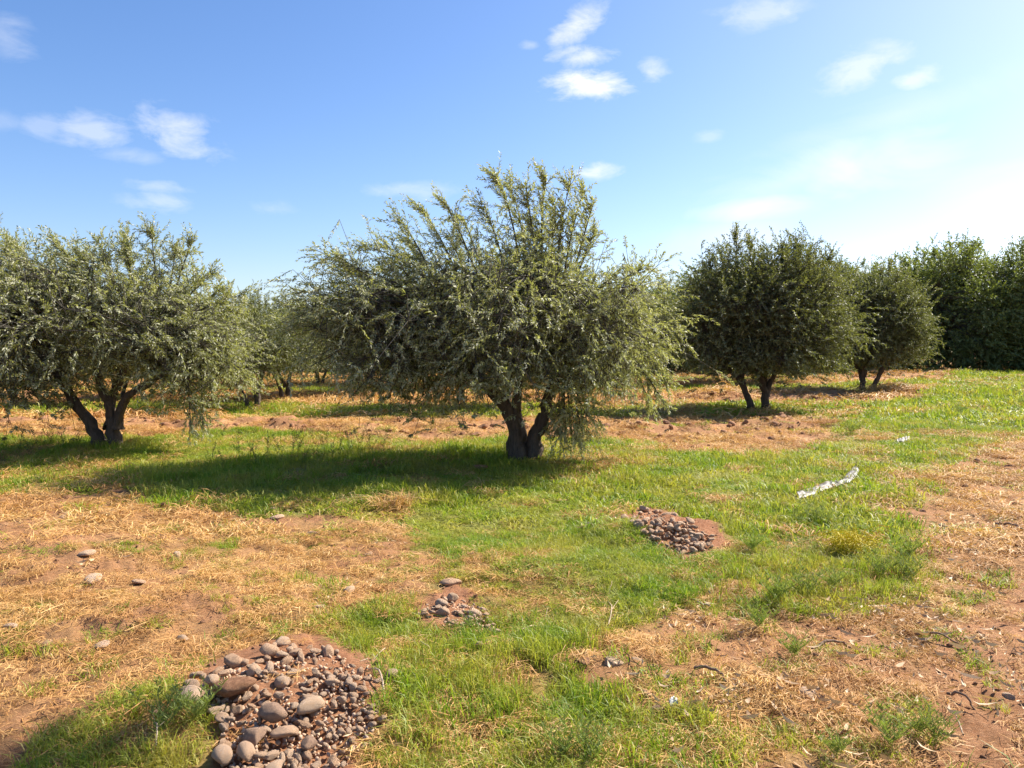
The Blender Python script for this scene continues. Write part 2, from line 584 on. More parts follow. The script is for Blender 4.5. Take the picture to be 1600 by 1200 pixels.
# ------------------------------------------------------------------ ground sheet (finer close by)
rs = [0.0] + list(np.exp(np.linspace(math.log(0.25), math.log(75), 470))) + list(np.exp(np.linspace(math.log(80), math.log(1500), 26)))
ang = np.concatenate([np.linspace(-180, -46, 70, endpoint=False), np.linspace(-46, 46, 620, endpoint=False), np.linspace(46, 180, 70, endpoint=False)])
rs = np.array(rs[1:])
A, RR = np.meshgrid(np.radians(ang), rs)
gx, gy = (RR * np.sin(A)).ravel(), (RR * np.cos(A)).ravel()
near = np.clip(1 - (RR.ravel() - 80) / 40, 0, 1)
gz = height(gx, gy) * near
gz += near * np.clip(1.4 - RR.ravel() / 30, 0, 1) * (0.07 * (fbm(gx * 5, gy * 5, 55, 3, 0.6) - 0.5) + 0.03 * (fbm(gx * 17, gy * 17, 57, 2) - 0.5))
na, nr = len(ang), len(rs)
gv = np.stack([gx, gy, gz], 1)
i, j = np.meshgrid(np.arange(nr - 1), np.arange(na), indexing='ij')
j2 = (j + 1) % na
gf = np.stack([i * na + j, i * na + j2, (i + 1) * na + j2, (i + 1) * na + j], -1).reshape(-1, 4)[:, ::-1]
gv = np.vstack([gv, [[0, 0, hz(0, 0)]]])
gg, ss = cover(gv[:, 0], gv[:, 1])
cen = len(gv) - 1
me = mesh_np('ground', gv, gf, M_GROUND, {'green': gg, 'straw': ss}, smooth=True)
bmg = bmesh.new()
bmg.from_mesh(me)
bmg.verts.ensure_lookup_table()
for k in range(na):
    f_ = bmg.faces.new((bmg.verts[cen], bmg.verts[(k + 1) % na], bmg.verts[k]))
    f_.smooth = True
bmesh.ops.recalc_face_normals(bmg, faces=bmg.faces)
bmg.to_mesh(me)
bmg.free()
ground = link('ground', me)
ground['kind'] = 'structure'
ground['label'] = 'reddish soil of the orchard with raked ridges between the tree rows'


# ------------------------------------------------------------------ trees
def unit(v):
    return v / np.maximum(np.linalg.norm(v, axis=-1, keepdims=True), 1e-9)


class Tubes:
    def __init__(self):
        self.v, self.f, self.n = [], [], 0

    def add(self, pts, radii, sides=6, rough=0.0, rng=None):
        pts = np.asarray(pts, float)
        n = len(pts)
        tg = unit(np.gradient(pts, axis=0))
        ref = np.array([0.31, 0.95, 0.05])
        a = unit(np.cross(tg, ref))
        b = np.cross(tg, a)
        th = np.linspace(0, 2 * np.pi, sides, endpoint=False)
        rad = np.asarray(radii, float)[:, None] * np.ones((n, sides))
        if rough and rng is not None:
            rad = rad * (1 + rough * (rng.random((n, sides)) - 0.5) + rough * 0.6 * np.sin(th * 3 + 1.3)[None])
        ring = pts[:, None] + rad[..., None] * (np.cos(th)[None, :, None] * a[:, None] + np.sin(th)[None, :, None] * b[:, None])
        base = self.n
        self.v.append(ring.reshape(-1, 3))
        self.v.append(pts[-1:])
        self.n += n * sides + 1
        q = []
        for r_ in range(n - 1):
            for s in range(sides):
                s2 = (s + 1) % sides
                p, p2 = base + r_ * sides + s, base + r_ * sides + s2
                q.append((p, p2, p2 + sides))
                q.append((p, p2 + sides, p + sides))
        top = base + n * sides
        for s in range(sides):
            q.append((base + (n - 1) * sides + s, base + (n - 1) * sides + (s + 1) % sides, top))
        self.f.extend(q)

    def straight(self, p0, p1, r0, r1):
        """many thin three-sided rods at once"""
        p0, p1 = np.asarray(p0, float), np.asarray(p1, float)
        d = unit(p1 - p0)
        a = unit(np.cross(d, np.array([0.31, 0.95, 0.05])))
        b = np.cross(d, a)
        th = np.array([0, 2.094, 4.189])
        o = np.cos(th)[None, :, None] * a[:, None] + np.sin(th)[None, :, None] * b[:, None]
        v = np.concatenate([p0[:, None] + o * r0, p1[:, None] + o * r1], 1)          # (N,6,3)
        f = np.array([(0, 1, 4), (0, 4, 3), (1, 2, 5), (1, 5, 4), (2, 0, 3), (2, 3, 5)])
        fi = (self.n + np.arange(len(p0))[:, None, None] * 6 + f[None]).reshape(-1, 3)
        self.v.append(v.reshape(-1, 3))
        self.n += len(p0) * 6
        self.f.extend(map(tuple, fi))

    def mesh(self, name, m, smooth=True):
        return mesh_np(name, np.concatenate(self.v), np.array(self.f), m, smooth=smooth)


def bez(p0, p1, p2, n):
    t = np.linspace(0, 1, n)[:, None]
    return (1 - t) ** 2 * np.asarray(p0) + 2 * t * (1 - t) * np.asarray(p1) + t * t * np.asarray(p2)


def smooth_path(pts, n):
    pts = np.asarray(pts, float)
    t = np.linspace(0, len(pts) - 1, n)
    k = np.clip(t.astype(int), 0, len(pts) - 2)
    f = (t - k)[:, None]
    p0, p1, p2, p3 = pts[np.clip(k - 1, 0, None)], pts[k], pts[k + 1], pts[np.clip(k + 2, None, len(pts) - 1)]
    return 0.5 * (2 * p1 + (p2 - p0) * f + (2 * p0 - 5 * p1 + 4 * p2 - p3) * f ** 2 + (3 * p1 - p0 - 3 * p2 + p3) * f ** 3)


def leaves(rng, base, dirs, L, bend, nl, ll, lw, tint0=None):
    """leaf faces along curved shoots; returns vertices, triangles, tint"""
    N = len(base)
    t = (np.arange(nl) + 0.6) / nl
    t = t[None] + (rng.random((N, nl)) - 0.5) * 0.6 / nl
    Lc = L[:, None, None]
    T = t[..., None]
    pos = base[:, None] + dirs[:, None] * Lc * T + bend[:, None] * Lc * T * T * 0.5
    tan = unit(dirs[:, None] + bend[:, None] * T)
    rv = unit(rng.normal(size=(N, nl, 3)))
    perp = unit(np.cross(tan, rv))
    ld = unit(tan * 0.85 + perp * (0.45 + 0.5 * rng.random((N, nl, 1))) + np.array([0, 0, -0.12]))
    wd = unit(np.cross(ld, unit(rng.normal(size=(N, nl, 3)) + np.array([0, 0, 0.9]))))
    nm = np.cross(wd, ld)
    flip = np.where(nm[..., 2:3] < 0, -1.0, 1.0)
    wd = wd * flip
    nm = nm * flip
    l = ll * (0.65 + 0.6 * rng.random((N, nl, 1))) * (1.05 - 0.4 * T)
    w = lw * (0.7 + 0.6 * rng.random((N, nl, 1)))
    tip = pos + ld * l - nm * l * 0.10
    mid = pos + ld * l * 0.45
    le = mid + wd * w * 0.5 + nm * w * 0.12
    ri = mid - wd * w * 0.5 + nm * w * 0.12
    v = np.stack([pos, ri, tip, le], 2).reshape(-1, 3)
    n = N * nl
    k = np.arange(n)[:, None] * 4
    f = np.concatenate([k + np.array([[0, 1, 2]]), k + np.array([[0, 2, 3]])], 1).reshape(-1, 3)
    ti = np.clip(rng.random((N, nl)) * 0.6 + (0.4 * rng.random((N, 1)) if tint0 is None else tint0[:, None]), 0, 1)
    return v, f, np.repeat(ti.ravel(), 4)


def lobe_shoots(rng, lobe):
    """one billow of a crown: clusters of shoots; returns cluster points, shoot arrays"""
    c, r = np.array(lobe['c'], float), np.array(lobe['r'], float)
    m, k = lobe['m'], lobe['k']
    u = unit(rng.normal(size=(m, 3)))
    rad = lobe.get('in', 0.25) + (1 - lobe.get('in', 0.25)) * rng.random((m, 1)) ** 0.55
    cl = c + u * r * rad
    zmin = lobe.get('zmin', -9)
    wave = 0.30 * np.sin(2.3 * cl[:, 0] + 1.7 * cl[:, 1] + 3 * c[0]) * np.sin(3.1 * cl[:, 1] - 1.1 * cl[:, 0])
    low = cl[:, 2] < zmin + wave
    cl[:, 2] = np.where(low, zmin + wave + 0.45 * rng.random(m), cl[:, 2])
    B = np.repeat(cl, k, 0) + rng.normal(size=(m * k, 3)) * lobe.get('spread', 0.27)
    U = np.repeat(u, k, 0)
    D = unit(U * lobe.get('out', 0.8) + np.array([0, 0, 1]) * lobe.get('up', 0.2) + np.array(lobe.get('wind', (0, 0, 0)))
             + rng.normal(size=(m * k, 3)) * lobe.get('rand', 0.72))
    L = 0.84 * lobe.get('L', 0.5) * (0.6 + 0.8 * rng.random(m * k))
    bend = np.array([0, 0, -1.0]) * lobe.get('droop', 0.5) * 0.75 * (0.5 + rng.random((m * k, 1))) + np.array(lobe.get('wind', (0, 0, 0))) * 0.8
    if zmin > -5:                                      # shoots near the skirt turn up instead of trailing to the ground
        end = B[:, 2] + D[:, 2] * L + 0.5 * bend[:, 2] * L
        fl = zmin - 0.12 + 0.25 * np.repeat(wave, k) - 0.2 * rng.random(m * k)
        bad = end < fl
        D[:, 2] = np.where(bad, np.maximum(D[:, 2], -0.15), D[:, 2])
        bend[:, 2] = np.where(bad, bend[:, 2] * 0.25, bend[:, 2])
        L = np.where(bad, L * 0.8, L)
    return cl, B, D, L, bend, np.repeat(np.arange(m), k)


def build_tree(loc, stems, lobes, leaders=(), leaf=(0.06, 0.013), nl=28, seed=1, leafmat=None, barkmat=None, twigs=True, trunk_sides=10,
               name='olive_tree', limb_r=0.045):
    rng = np.random.default_rng(seed)
    root = empty(name, loc)
    barkmat = barkmat or M_BARK
    leafmat = leafmat or M_OLIVE
    tips, tdir = [], []
    for path, r0, r1 in stems:
        p = smooth_path(path, 4 * len(path))
        n = len(p)
        p[1:-1] += rng.normal(size=(n - 2, 3)) * r0 * 0.06
        rad = 0.64 * np.linspace(r0, r1, n) * (1 + 0.6 * np.exp(-np.linspace(0, 6, n) * 2.2))
        tb = Tubes()
        tb.add(p, rad, trunk_sides, 0.34, rng)
        link('trunk', tb.mesh('trunk', barkmat), root)
        tips.append(p[-1]); tdir.append(unit(p[-1] - p[-3]))
        tips.append(p[int(n * 0.7)]); tdir.append(unit(p[int(n * 0.7)] - p[int(n * 0.7) - 2]))
    tips, tdir = np.array(tips), np.array(tdir)
    Bs, Ds, Ls, Be, Ts = [], [], [], [], []
    br = Tubes()
    for lobe in lobes:
        cl, B, D, L, bend, own = lobe_shoots(rng, lobe)
        for c in cl:
            k = np.argmin(np.linalg.norm((tips - c) * np.array([1, 1, 0.6]), axis=1))
            dist = np.linalg.norm(c - tips[k])
            mid = tips[k] + tdir[k] * dist * 0.35 + (c - tips[k]) * 0.25 + np.array([0, 0, 0.12 * dist]) + rng.normal(size=3) * 0.06 * dist
            n = 6
            br.add(bez(tips[k], mid, c, n), np.linspace(limb_r * 0.55 * min(1, 0.3 + dist * 0.3), 0.006, n), 5)
        if twigs:
            br.straight(cl[own], B, 0.005, 0.003)
            e = B + D * L[:, None] * 0.6 + bend * L[:, None] * 0.18
            br.straight(B, e, 0.003, 0.002)
        Bs.append(B); Ds.append(D); Ls.append(L); Be.append(bend)
        Ts.append((0.3 * rng.random(len(cl)) ** 1.3)[own] + 0.12 * rng.random(len(B)))
    nlobe = sum(len(q_) for q_ in Bs)
    for ld in leaders:
        p0, p2 = np.array(ld[0], float), np.array(ld[1], float)
        ns, sl = int(ld[2] * 0.7), ld[3] * 1.3
        span = np.linalg.norm(p2 - p0)
        mid = (p0 + p2) / 2 + np.array([0, 0, 0.10 * span]) + rng.normal(size=3) * 0.05 * span
        path = bez(p0, mid, p2, 14)
        br.add(path, np.linspace(0.018, 0.004, 14), 5)
        tg = unit(np.gradient(path, axis=0))
        t = 0.22 + 0.78 * rng.random(ns) ** 0.8
        kk = np.clip((t * 13).astype(int), 0, 13)
        f = t * 13 - kk
        B = path[kk] + (path[np.clip(kk + 1, 0, 13)] - path[kk]) * f[:, None]
        D = unit(tg[kk] * 0.9 + rng.normal(size=(ns, 3)) * 0.5 + np.array(ld[4] if len(ld) > 4 else (0, 0, 0)))
        L = sl * (1.25 - 0.6 * t) * (0.6 + 0.7 * rng.random(ns))
        bend = rng.normal(size=(ns, 3)) * 0.1 + np.array(ld[4] if len(ld) > 4 else (0, 0, 0)) * 0.8
        if twigs:
            br.straight(B, B + D * L[:, None] * 0.7 + bend * L[:, None] * 0.2, 0.004, 0.002)
        Bs.append(B); Ds.append(D); Ls.append(L); Be.append(bend)
        Ts.append(0.25 + 0.25 * rng.random(len(B)))
    B, D, L, bend = np.concatenate(Bs), np.concatenate(Ds), np.concatenate(Ls), np.concatenate(Be)
    T0 = np.concatenate(Ts)
    v, f, ti = leaves(rng, B[:nlobe], D[:nlobe], L[:nlobe], bend[:nlobe], nl, leaf[0], leaf[1], T0[:nlobe])
    if len(B) > nlobe:
        v2, f2, t2 = leaves(rng, B[nlobe:], D[nlobe:], L[nlobe:], bend[nlobe:], int(nl * 0.92), leaf[0] * 1.06, leaf[1] * 1.06, T0[nlobe:])
        f = np.vstack([f, f2 + len(v)])
        v, ti = np.vstack([v, v2]), np.concatenate([ti, t2])
    v[:, 2] = np.maximum(v[:, 2], 0.03)
    link('branchwork', br.mesh('branchwork', M_TWIG), root)
    link('crown', mesh_np('crown', v, f, leafmat, {'tint': ti}), root)
    return root


# -- the big olive in the middle
G_OL = 'olive trees planted in rows'
p = at(815, 718)
PXM = p.y / F                                     # metres per photo pixel there


def loc_c(px, py, y=0.0, base=p, s=PXM, bx=815):
    """a point of a tree near its own plane, relative to its base"""
    return ((px - bx) * s * (base.y + y) / base.y, y, CAMZ - base.z + (HOR - py) * s)


def Lc(px, py, r, m, k, y=0.0, **kw):
    d = dict(c=loc_c(px, py, y), r=r, m=m, k=k)
    d.update(kw)
    return d


stems = [
    ([(-0.04, 0, -0.1), (-0.07, 0, 0.3), (-0.12, -0.03, 0.62), (-0.38, -0.1, 0.95), (-0.75, -0.2, 1.35), (-1.1, -0.25, 1.8)], 0.21, 0.07),
    ([(0.16, 0, -0.1), (0.2, 0.02, 0.32), (0.32, 0.0, 0.62), (0.42, 0.05, 1.0), (0.62, 0.1, 1.5), (0.8, 0.1, 2.0)], 0.18, 0.06),
    ([(0.02, 0.1, -0.1), (0.02, 0.18, 0.25), (-0.05, 0.35, 0.7), (0.0, 0.6, 1.2), (0.05, 0.8, 1.8)], 0.13, 0.05),
    ([(-0.1, -0.05, 0.6), (-0.05, -0.12, 1.0), (0.0, -0.2, 1.5), (0.12, -0.25, 2.1)], 0.09, 0.05),
]
W = (-0.30, 0, 0.02)
lobes = [
    Lc(745, 500, (1.95, 2.0, 0.85), 140, 10, out=0.7, up=0.05, droop=0.7, L=0.5, wind=(-0.15, 0, 0), zmin=1.2),
    Lc(590, 500, (0.95, 1.3, 0.75), 70, 11, out=0.7, up=0.1, droop=0.8, L=0.5, wind=(-0.35, 0, 0), zmin=1.15),
    Lc(600, 565, (0.75, 1.2, 0.5), 34, 10, y=-0.3, out=0.5, up=-0.2, droop=0.9, L=0.42, zmin=0.9),
    Lc(925, 515, (0.95, 1.5, 0.85), 76, 11, out=0.8, up=0.1, droop=0.8, L=0.45, zmin=1.05),
    Lc(920, 565, (0.7, 1.0, 0.4), 22, 10, y=-0.4, out=0.7, up=-0.2, droop=0.8, L=0.36, zmin=1.1),
    Lc(820, 545, (1.4, 1.8, 0.55), 68, 10, y=-0.2, out=0.5, up=-0.1, droop=0.8, L=0.42, zmin=1.15),
    Lc(895, 640, (0.26, 0.3, 0.42), 14, 9, y=-0.3, out=0.2, up=-0.8, droop=0.7, L=0.36, spread=0.12),
    Lc(700, 600, (0.6, 0.8, 0.3), 18, 9, y=0.2, out=0.4, up=-0.4, droop=0.8, L=0.32, zmin=0.85),
    Lc(850, 415, (0.6, 0.8, 0.6), 30, 8, out=0.35, up=0.7, droop=0.1, L=0.42, wind=(-0.15, 0, 0), spread=0.16),
    Lc(770, 450, (0.9, 1.0, 0.45), 28, 8, out=0.4, up=0.4, droop=0.3, L=0.45, wind=(-0.25, 0, 0)),
]
leaders = []
for (tx, ty, sx, sy, yy, n, sl) in [
        (478, 372, 620, 480, 0.0, 30, 0.34), (505, 385, 640, 490, -0.4, 26, 0.34), (530, 392, 650, 500, 0.5, 26, 0.34),
        (452, 470, 580, 520, 0.1, 26, 0.34), (462, 440, 590, 500, -0.5, 26, 0.34), (556, 366, 690, 460, 0.0, 28, 0.34),
        (585, 360, 690, 460, 0.4, 24, 0.32), (612, 318, 690, 470, -0.2, 30, 0.34), (652, 303, 720, 440, 0.1, 34, 0.34),
        (690, 305, 745, 430, -0.3, 28, 0.34), (720, 318, 760, 440, 0.3, 26, 0.34), (745, 300, 790, 430, 0.0, 34, 0.34),
        (772, 262, 815, 430, 0.0, 44, 0.34), (792, 268, 825, 430, 0.3, 40, 0.34), (815, 280, 840, 430, -0.3, 40, 0.34),
        (848, 262, 850, 440, 0.0, 46, 0.34), (862, 285, 858, 440, 0.3, 40, 0.34), (885, 268, 870, 440, -0.1, 46, 0.34),
        (905, 280, 880, 440, 0.2, 44, 0.34), (918, 310, 890, 450, -0.2, 40, 0.34), (922, 345, 892, 460, 0.1, 34, 0.32),
        (1033, 398, 930, 480, 0.0, 30, 0.30), (985, 402, 915, 470, 0.3, 28, 0.30), (1010, 425, 930, 490, -0.3, 28, 0.3),
        (1050, 520, 960, 510, 0.0, 28, 0.3), (1062, 570, 980, 530, -0.3, 30, 0.32), (1056, 600, 980, 550, -0.5, 30, 0.3),
        (1020, 470, 930, 500, -0.5, 26, 0.3), (1040, 615, 980, 560, 0.2, 26, 0.3), (630, 345, 700, 470, 0.4, 24, 0.32),
        (440, 490, 540, 520, -0.2, 24, 0.32), (700, 345, 745, 460, 0.1, 26, 0.32)]:
    tx, ty = (tx - 22 if tx > 980 else (tx + 18 if tx < 600 else tx + 6)), ty + 20
    leaders.append((loc_c(sx, sy, yy * 0.5), loc_c(tx, ty, yy), n, sl, (-0.32, 0, 0.0) if tx < 930 else (0.0, 0, -0.15)))
tag(build_tree(p, stems, lobes, leaders, (0.068, 0.0145), 32, 11), 'broad olive tree with silvery windblown tips in the middle', 'tree', G_OL)

# -- the olive at the left edge
p = at(168, 698)
PXM = p.y / F


def Ll(px, py, r, m, k, y=0.0, **kw):
    d = dict(c=loc_c(px, py, y, p, PXM, 168), r=r, m=m, k=k)
    d.update(kw)
    return d


stems = [
    ([(-0.06, 0, -0.1), (-0.22, 0, 0.25), (-0.5, -0.05, 0.75), (-0.75, -0.1, 1.2), (-1.0, -0.1, 1.7)], 0.17, 0.07),
    ([(0.10, 0, -0.1), (0.08, 0, 0.3), (0.05, 0.02, 0.62), (-0.12, 0.05, 0.95), (-0.2, 0.1, 1.5)], 0.17, 0.07),
    ([(0.14, 0.0, 0.3), (0.25, -0.02, 0.65), (0.42, -0.05, 0.85), (0.85, -0.1, 1.1), (1.3, -0.1, 1.5)], 0.12, 0.06),
    ([(0.0, 0.1, 0.3), (-0.05, 0.3, 0.8), (0.2, 0.5, 1.6)], 0.12, 0.06),
]
lobes = [
    Ll(120, 510, (2.2, 2.0, 0.95), 165, 10, out=0.7, up=0.1, droop=0.6, L=0.48, zmin=1.25),
    Ll(10, 495, (1.5, 1.6, 0.95), 80, 10, out=0.7, up=0.2, droop=0.6, L=0.5, wind=(-0.15, 0, 0), zmin=1.2),
    Ll(302, 540, (0.78, 1.3, 0.75), 74, 11, out=0.7, up=0.0, droop=0.8, L=0.38, zmin=0.95),
    Ll(85, 590, (0.7, 1.0, 0.35), 30, 10, y=-0.6, out=0.5, up=-0.3, droop=0.8, L=0.34, zmin=0.95),
    Ll(-90, 550, (1.2, 1.5, 0.9), 52, 10, out=0.7, up=0.1, droop=0.7, L=0.45, zmin=1.0),
    Ll(170, 458, (1.4, 1.2, 0.5), 54, 8, out=0.4, up=0.5, droop=0.2, L=0.42),
    Ll(40, 452, (1.0, 1.2, 0.45), 36, 8, out=0.4, up=0.5, droop=0.2, L=0.42, wind=(-0.2, 0, 0)),
]
leaders = []
for (tx, ty, sx, sy, yy, n, sl) in [
        (-10, 345, 60, 450, 0.0, 40, 0.4), (15, 352, 70, 450, 0.3, 40, 0.38), (40, 372, 90, 450, -0.3, 34, 0.36), (90, 358, 140, 440, 0.0, 36, 0.38),
        (118, 372, 150, 450, 0.3, 30, 0.34), (160, 350, 180, 440, 0.0, 36, 0.36), (190, 344, 205, 440, 0.2, 38, 0.36), (212, 365, 220, 440, -0.2, 30, 0.36),
        (243, 338, 250, 440, 0.0, 36, 0.34), (270, 362, 265, 440, 0.2, 26, 0.32), (305, 356, 280, 440, 0.0, 34, 0.34), (325, 400, 285, 460, 0.2, 26, 0.32),
        (345, 420, 290, 470, -0.2, 26, 0.32), (403, 435, 310, 480, 0.0, 34, 0.32), (372, 455, 310, 490, 0.3, 24, 0.3), (360, 425, 300, 480, 0.1, 22, 0.3),
        (385, 520, 320, 520, -0.2, 26, 0.34), (405, 560, 330, 540, 0.0, 26, 0.34), (345, 635, 320, 560, -0.2, 26, 0.3), (318, 640, 300, 570, -0.4, 24, 0.3)]:
    tx, ty = (tx - 16 if tx > 330 else tx), ty + 26
    leaders.append((loc_c(sx, sy + 10, yy * 0.5, p, PXM, 168), loc_c(tx, ty, yy, p, PXM, 168), n, sl, (-0.12, 0, 0.0) if ty < 470 else (0, 0, -0.3)))
tag(build_tree(p, stems, lobes, leaders, (0.074, 0.0165), 30, 12), 'large olive tree with forked dark trunk at the left edge', 'tree', G_OL)

# -- the round olive on the right
p = at(1190, 642)
PXM = p.y / F


def Lr(px, py, r, m, k, y=0.0, **kw):
    d = dict(c=loc_c(px, py, y, p, PXM, 1190), r=r, m=m, k=k)
    d.update(kw)
    return d


stems = [
    ([(-0.22, 0, -0.1), (-0.35, 0, 0.35), (-0.62, 0, 0.85), (-0.95, 0, 1.15), (-1.3, 0, 1.7)], 0.14, 0.06),
    ([(-0.50, 0, 0.7), (-0.52, 0, 1.2), (-0.6, 0.1, 1.8)], 0.10, 0.06),
    ([(0.12, 0, -0.1), (0.10, 0, 0.4), (0.02, 0, 0.75), (-0.15, 0, 1.2), (-0.2, 0, 1.9)], 0.16, 0.07),
    ([(0.12, 0, 0.4), (0.25, 0, 0.8), (0.5, 0, 1.2), (0.9, 0, 1.8)], 0.11, 0.06),
    ([(0.12, 0.05, 0.4), (0.12, 0.1, 0.9), (0.2, 0.2, 1.6)], 0.09, 0.05),
]
lobes = [
    Lr(1195, 490, (2.0, 1.9, 1.35), 212, 9, out=0.9, up=0.3, droop=0.3, L=0.5, zmin=1.2),
    Lr(1250, 500, (1.2, 1.4, 1.25), 100, 9, out=0.9, up=0.3, droop=0.4, L=0.5, zmin=1.1),
    Lr(1140, 500, (1.2, 1.4, 1.2), 95, 9, out=0.9, up=0.3, droop=0.4, L=0.5, zmin=1.1),
    Lr(1190, 442, (1.6, 1.5, 0.6), 90, 9, out=0.5, up=0.7, droop=0.1, L=0.48),
    Lr(1180, 560, (1.9, 1.7, 0.45), 75, 9, out=0.7, up=-0.1, droop=0.5, L=0.45, zmin=1.1),
]
leaders = []
for (tx, ty, sx, sy, yy, n, sl) in [
        (1142, 352, 1150, 440, 0.0, 36, 0.45), (1125, 372, 1140, 450, 0.4, 28, 0.45), (1160, 366, 1165, 440, -0.3, 28, 0.45), (1100, 395, 1120, 460, 0.0, 26, 0.45),
        (1190, 385, 1190, 440, 0.2, 26, 0.45), (1245, 358, 1240, 440, 0.0, 40, 0.45), (1215, 378, 1215, 440, -0.3, 28, 0.45), (1272, 378, 1260, 440, 0.3, 28, 0.45),
        (1300, 388, 1280, 450, 0.0, 32, 0.45), (1312, 415, 1290, 470, 0.2, 24, 0.4), (1085, 430, 1120, 480, 0.0, 24, 0.4), (1325, 470, 1290, 500, 0.0, 26, 0.4),
        (1072, 480, 1110, 500, 0.0, 24, 0.4), (1330, 510, 1290, 520, -0.3, 26, 0.4), (1065, 540, 1110, 530, 0.0, 22, 0.4), (1320, 560, 1280, 545, -0.3, 26, 0.4)]:
    tx, ty = 1195 + (tx - 1195) * 0.93, ty + 16
    leaders.append((loc_c(sx, sy, yy * 0.5, p, PXM, 1190), loc_c(tx, ty, yy, p, PXM, 1190), n, sl))
round_olive = tag(build_tree(p, stems, lobes, leaders, (0.095, 0.026), 24, 13, M_OLIVE2), 'round dense olive tree with upright tips right of the middle', 'tree', G_OL)

tag(copy_tree(round_olive, at(1352, 611), 2.7, (0.98, 0.98, 1.0)), 'bushy olive tree between the round olive and the dark trees at right', 'tree', G_OL)

# -- smaller olives of the rows behind: four grown shapes, reused turned and scaled
PROTO = []
for s_, two in ((21, True), (22, False), (23, False)):
    rg = np.random.default_rng(s_)
    stems = [([(-0.15, 0, -0.1), (-0.25, 0, 0.4), (-0.5, 0, 0.9), (-0.9, 0.1, 1.5)], 0.14, 0.06),
             ([(0.15, 0, -0.1), (0.15, 0, 0.5), (0.25, 0, 1.0), (0.5, -0.1, 1.7)], 0.17, 0.07),
             ([(0.1, 0.1, 0.5), (-0.05, 0.3, 1.1), (0.1, 0.6, 1.7)], 0.10, 0.05)]
    lobes = [dict(c=(0, 0, 2.35), r=(2.3, 2.2, 1.15), m=140, k=9, out=0.8, up=0.2, droop=0.6, L=0.6, zmin=0.95)]
    for _ in range(5):
        a_ = rg.random() * 6.28
        lobes.append(dict(c=(1.5 * math.cos(a_), 1.5 * math.sin(a_), 1.7 + 1.3 * rg.random()), r=(1.1, 1.1, 0.85), m=30, k=9, out=0.8, up=0.2,
                          droop=0.5, L=0.55, zmin=0.75))
    leaders = []
    for _ in range(16):
        a_, q = rg.random() * 6.28, rg.random() * 1.5
        leaders.append(((0.6 * q * math.cos(a_), 0.6 * q * math.sin(a_), 2.6), (1.1 * q * math.cos(a_), 1.1 * q * math.sin(a_), 3.6 + 0.9 * rg.random() - 0.3 * q), 22, 0.4))
    PROTO.append(dict(stems=stems, lobes=lobes, leaders=leaders, seed=s_))

OLIVES = [  # px, py base, prototype, scale, turn, label
    (396, 642, 0, 0.74, 0.2, 'small olive tree with two slim trunks between the left and middle trees'),
    (446, 624, 1, 0.74, 1.0, 'grey green olive tree standing just behind the twin-trunked small olive'),
    (22, 642, 2, 0.72, 2.0, 'low olive tree under the left edge of the big left crown'),
    (785, 640, 0, 1.0, 4.0, 'olive tree of the second row hidden behind the middle tree'),
    (1035, 606, 2, 1.05, 5.0, 'olive tree peeping out at the right shoulder of the middle tree'),
    (275, 622, 2, 0.75, 3.1, 'olive tree seen beneath the big left crown beside its trunk'),
    (185, 630, 1, 0.78, 4.4, 'olive tree seen through the fork of the left trunk'),
    (620, 618, 2, 1.0, 0.5, 'olive tree behind the left half of the middle crown'),
    (560, 604, 1, 0.85, 1.5, 'far olive tree in the dark gap left of the middle tree'),
    (500, 604, 0, 0.85, 2.5, 'far olive tree left of the dark gap, behind the grey green olive'),
    (380, 603, 2, 0.85, 0.1, 'far olive tree behind the twin-trunked small olive'),
    (90, 604, 0, 1.05, 0.9, 'far olive tree low behind the left crown'),
    (-60, 606, 1, 1.05, 3.9, 'far olive tree at the left picture edge behind the big crown'),
    (720, 604, 0, 1.1, 5.2, 'far olive tree behind the trunk of the middle tree'),
    (900, 604, 1, 1.1, 2.9, 'far olive tree behind the right half of the middle crown'),
    (1200, 598, 0, 1.2, 2.9, 'far olive tree directly behind the round olive'),
]
made = {}
for (px, py, k, s_, rz, lab) in OLIVES:
    q = at(px, py)
    if k not in made:
        pr = PROTO[k]
        made[k] = build_tree(q, pr['stems'], pr['lobes'], pr['leaders'], (0.10, 0.027), 18, pr['seed'], M_OLIVE2, twigs=False, trunk_sides=8)
        o = made[k]
        o.rotation_euler, o.scale = (0, 0, rz), (s_,) * 3
    else:
        o = copy_tree(made[k], q, rz, (s_,) * 3)
    tag(o, lab, 'tree', G_OL)

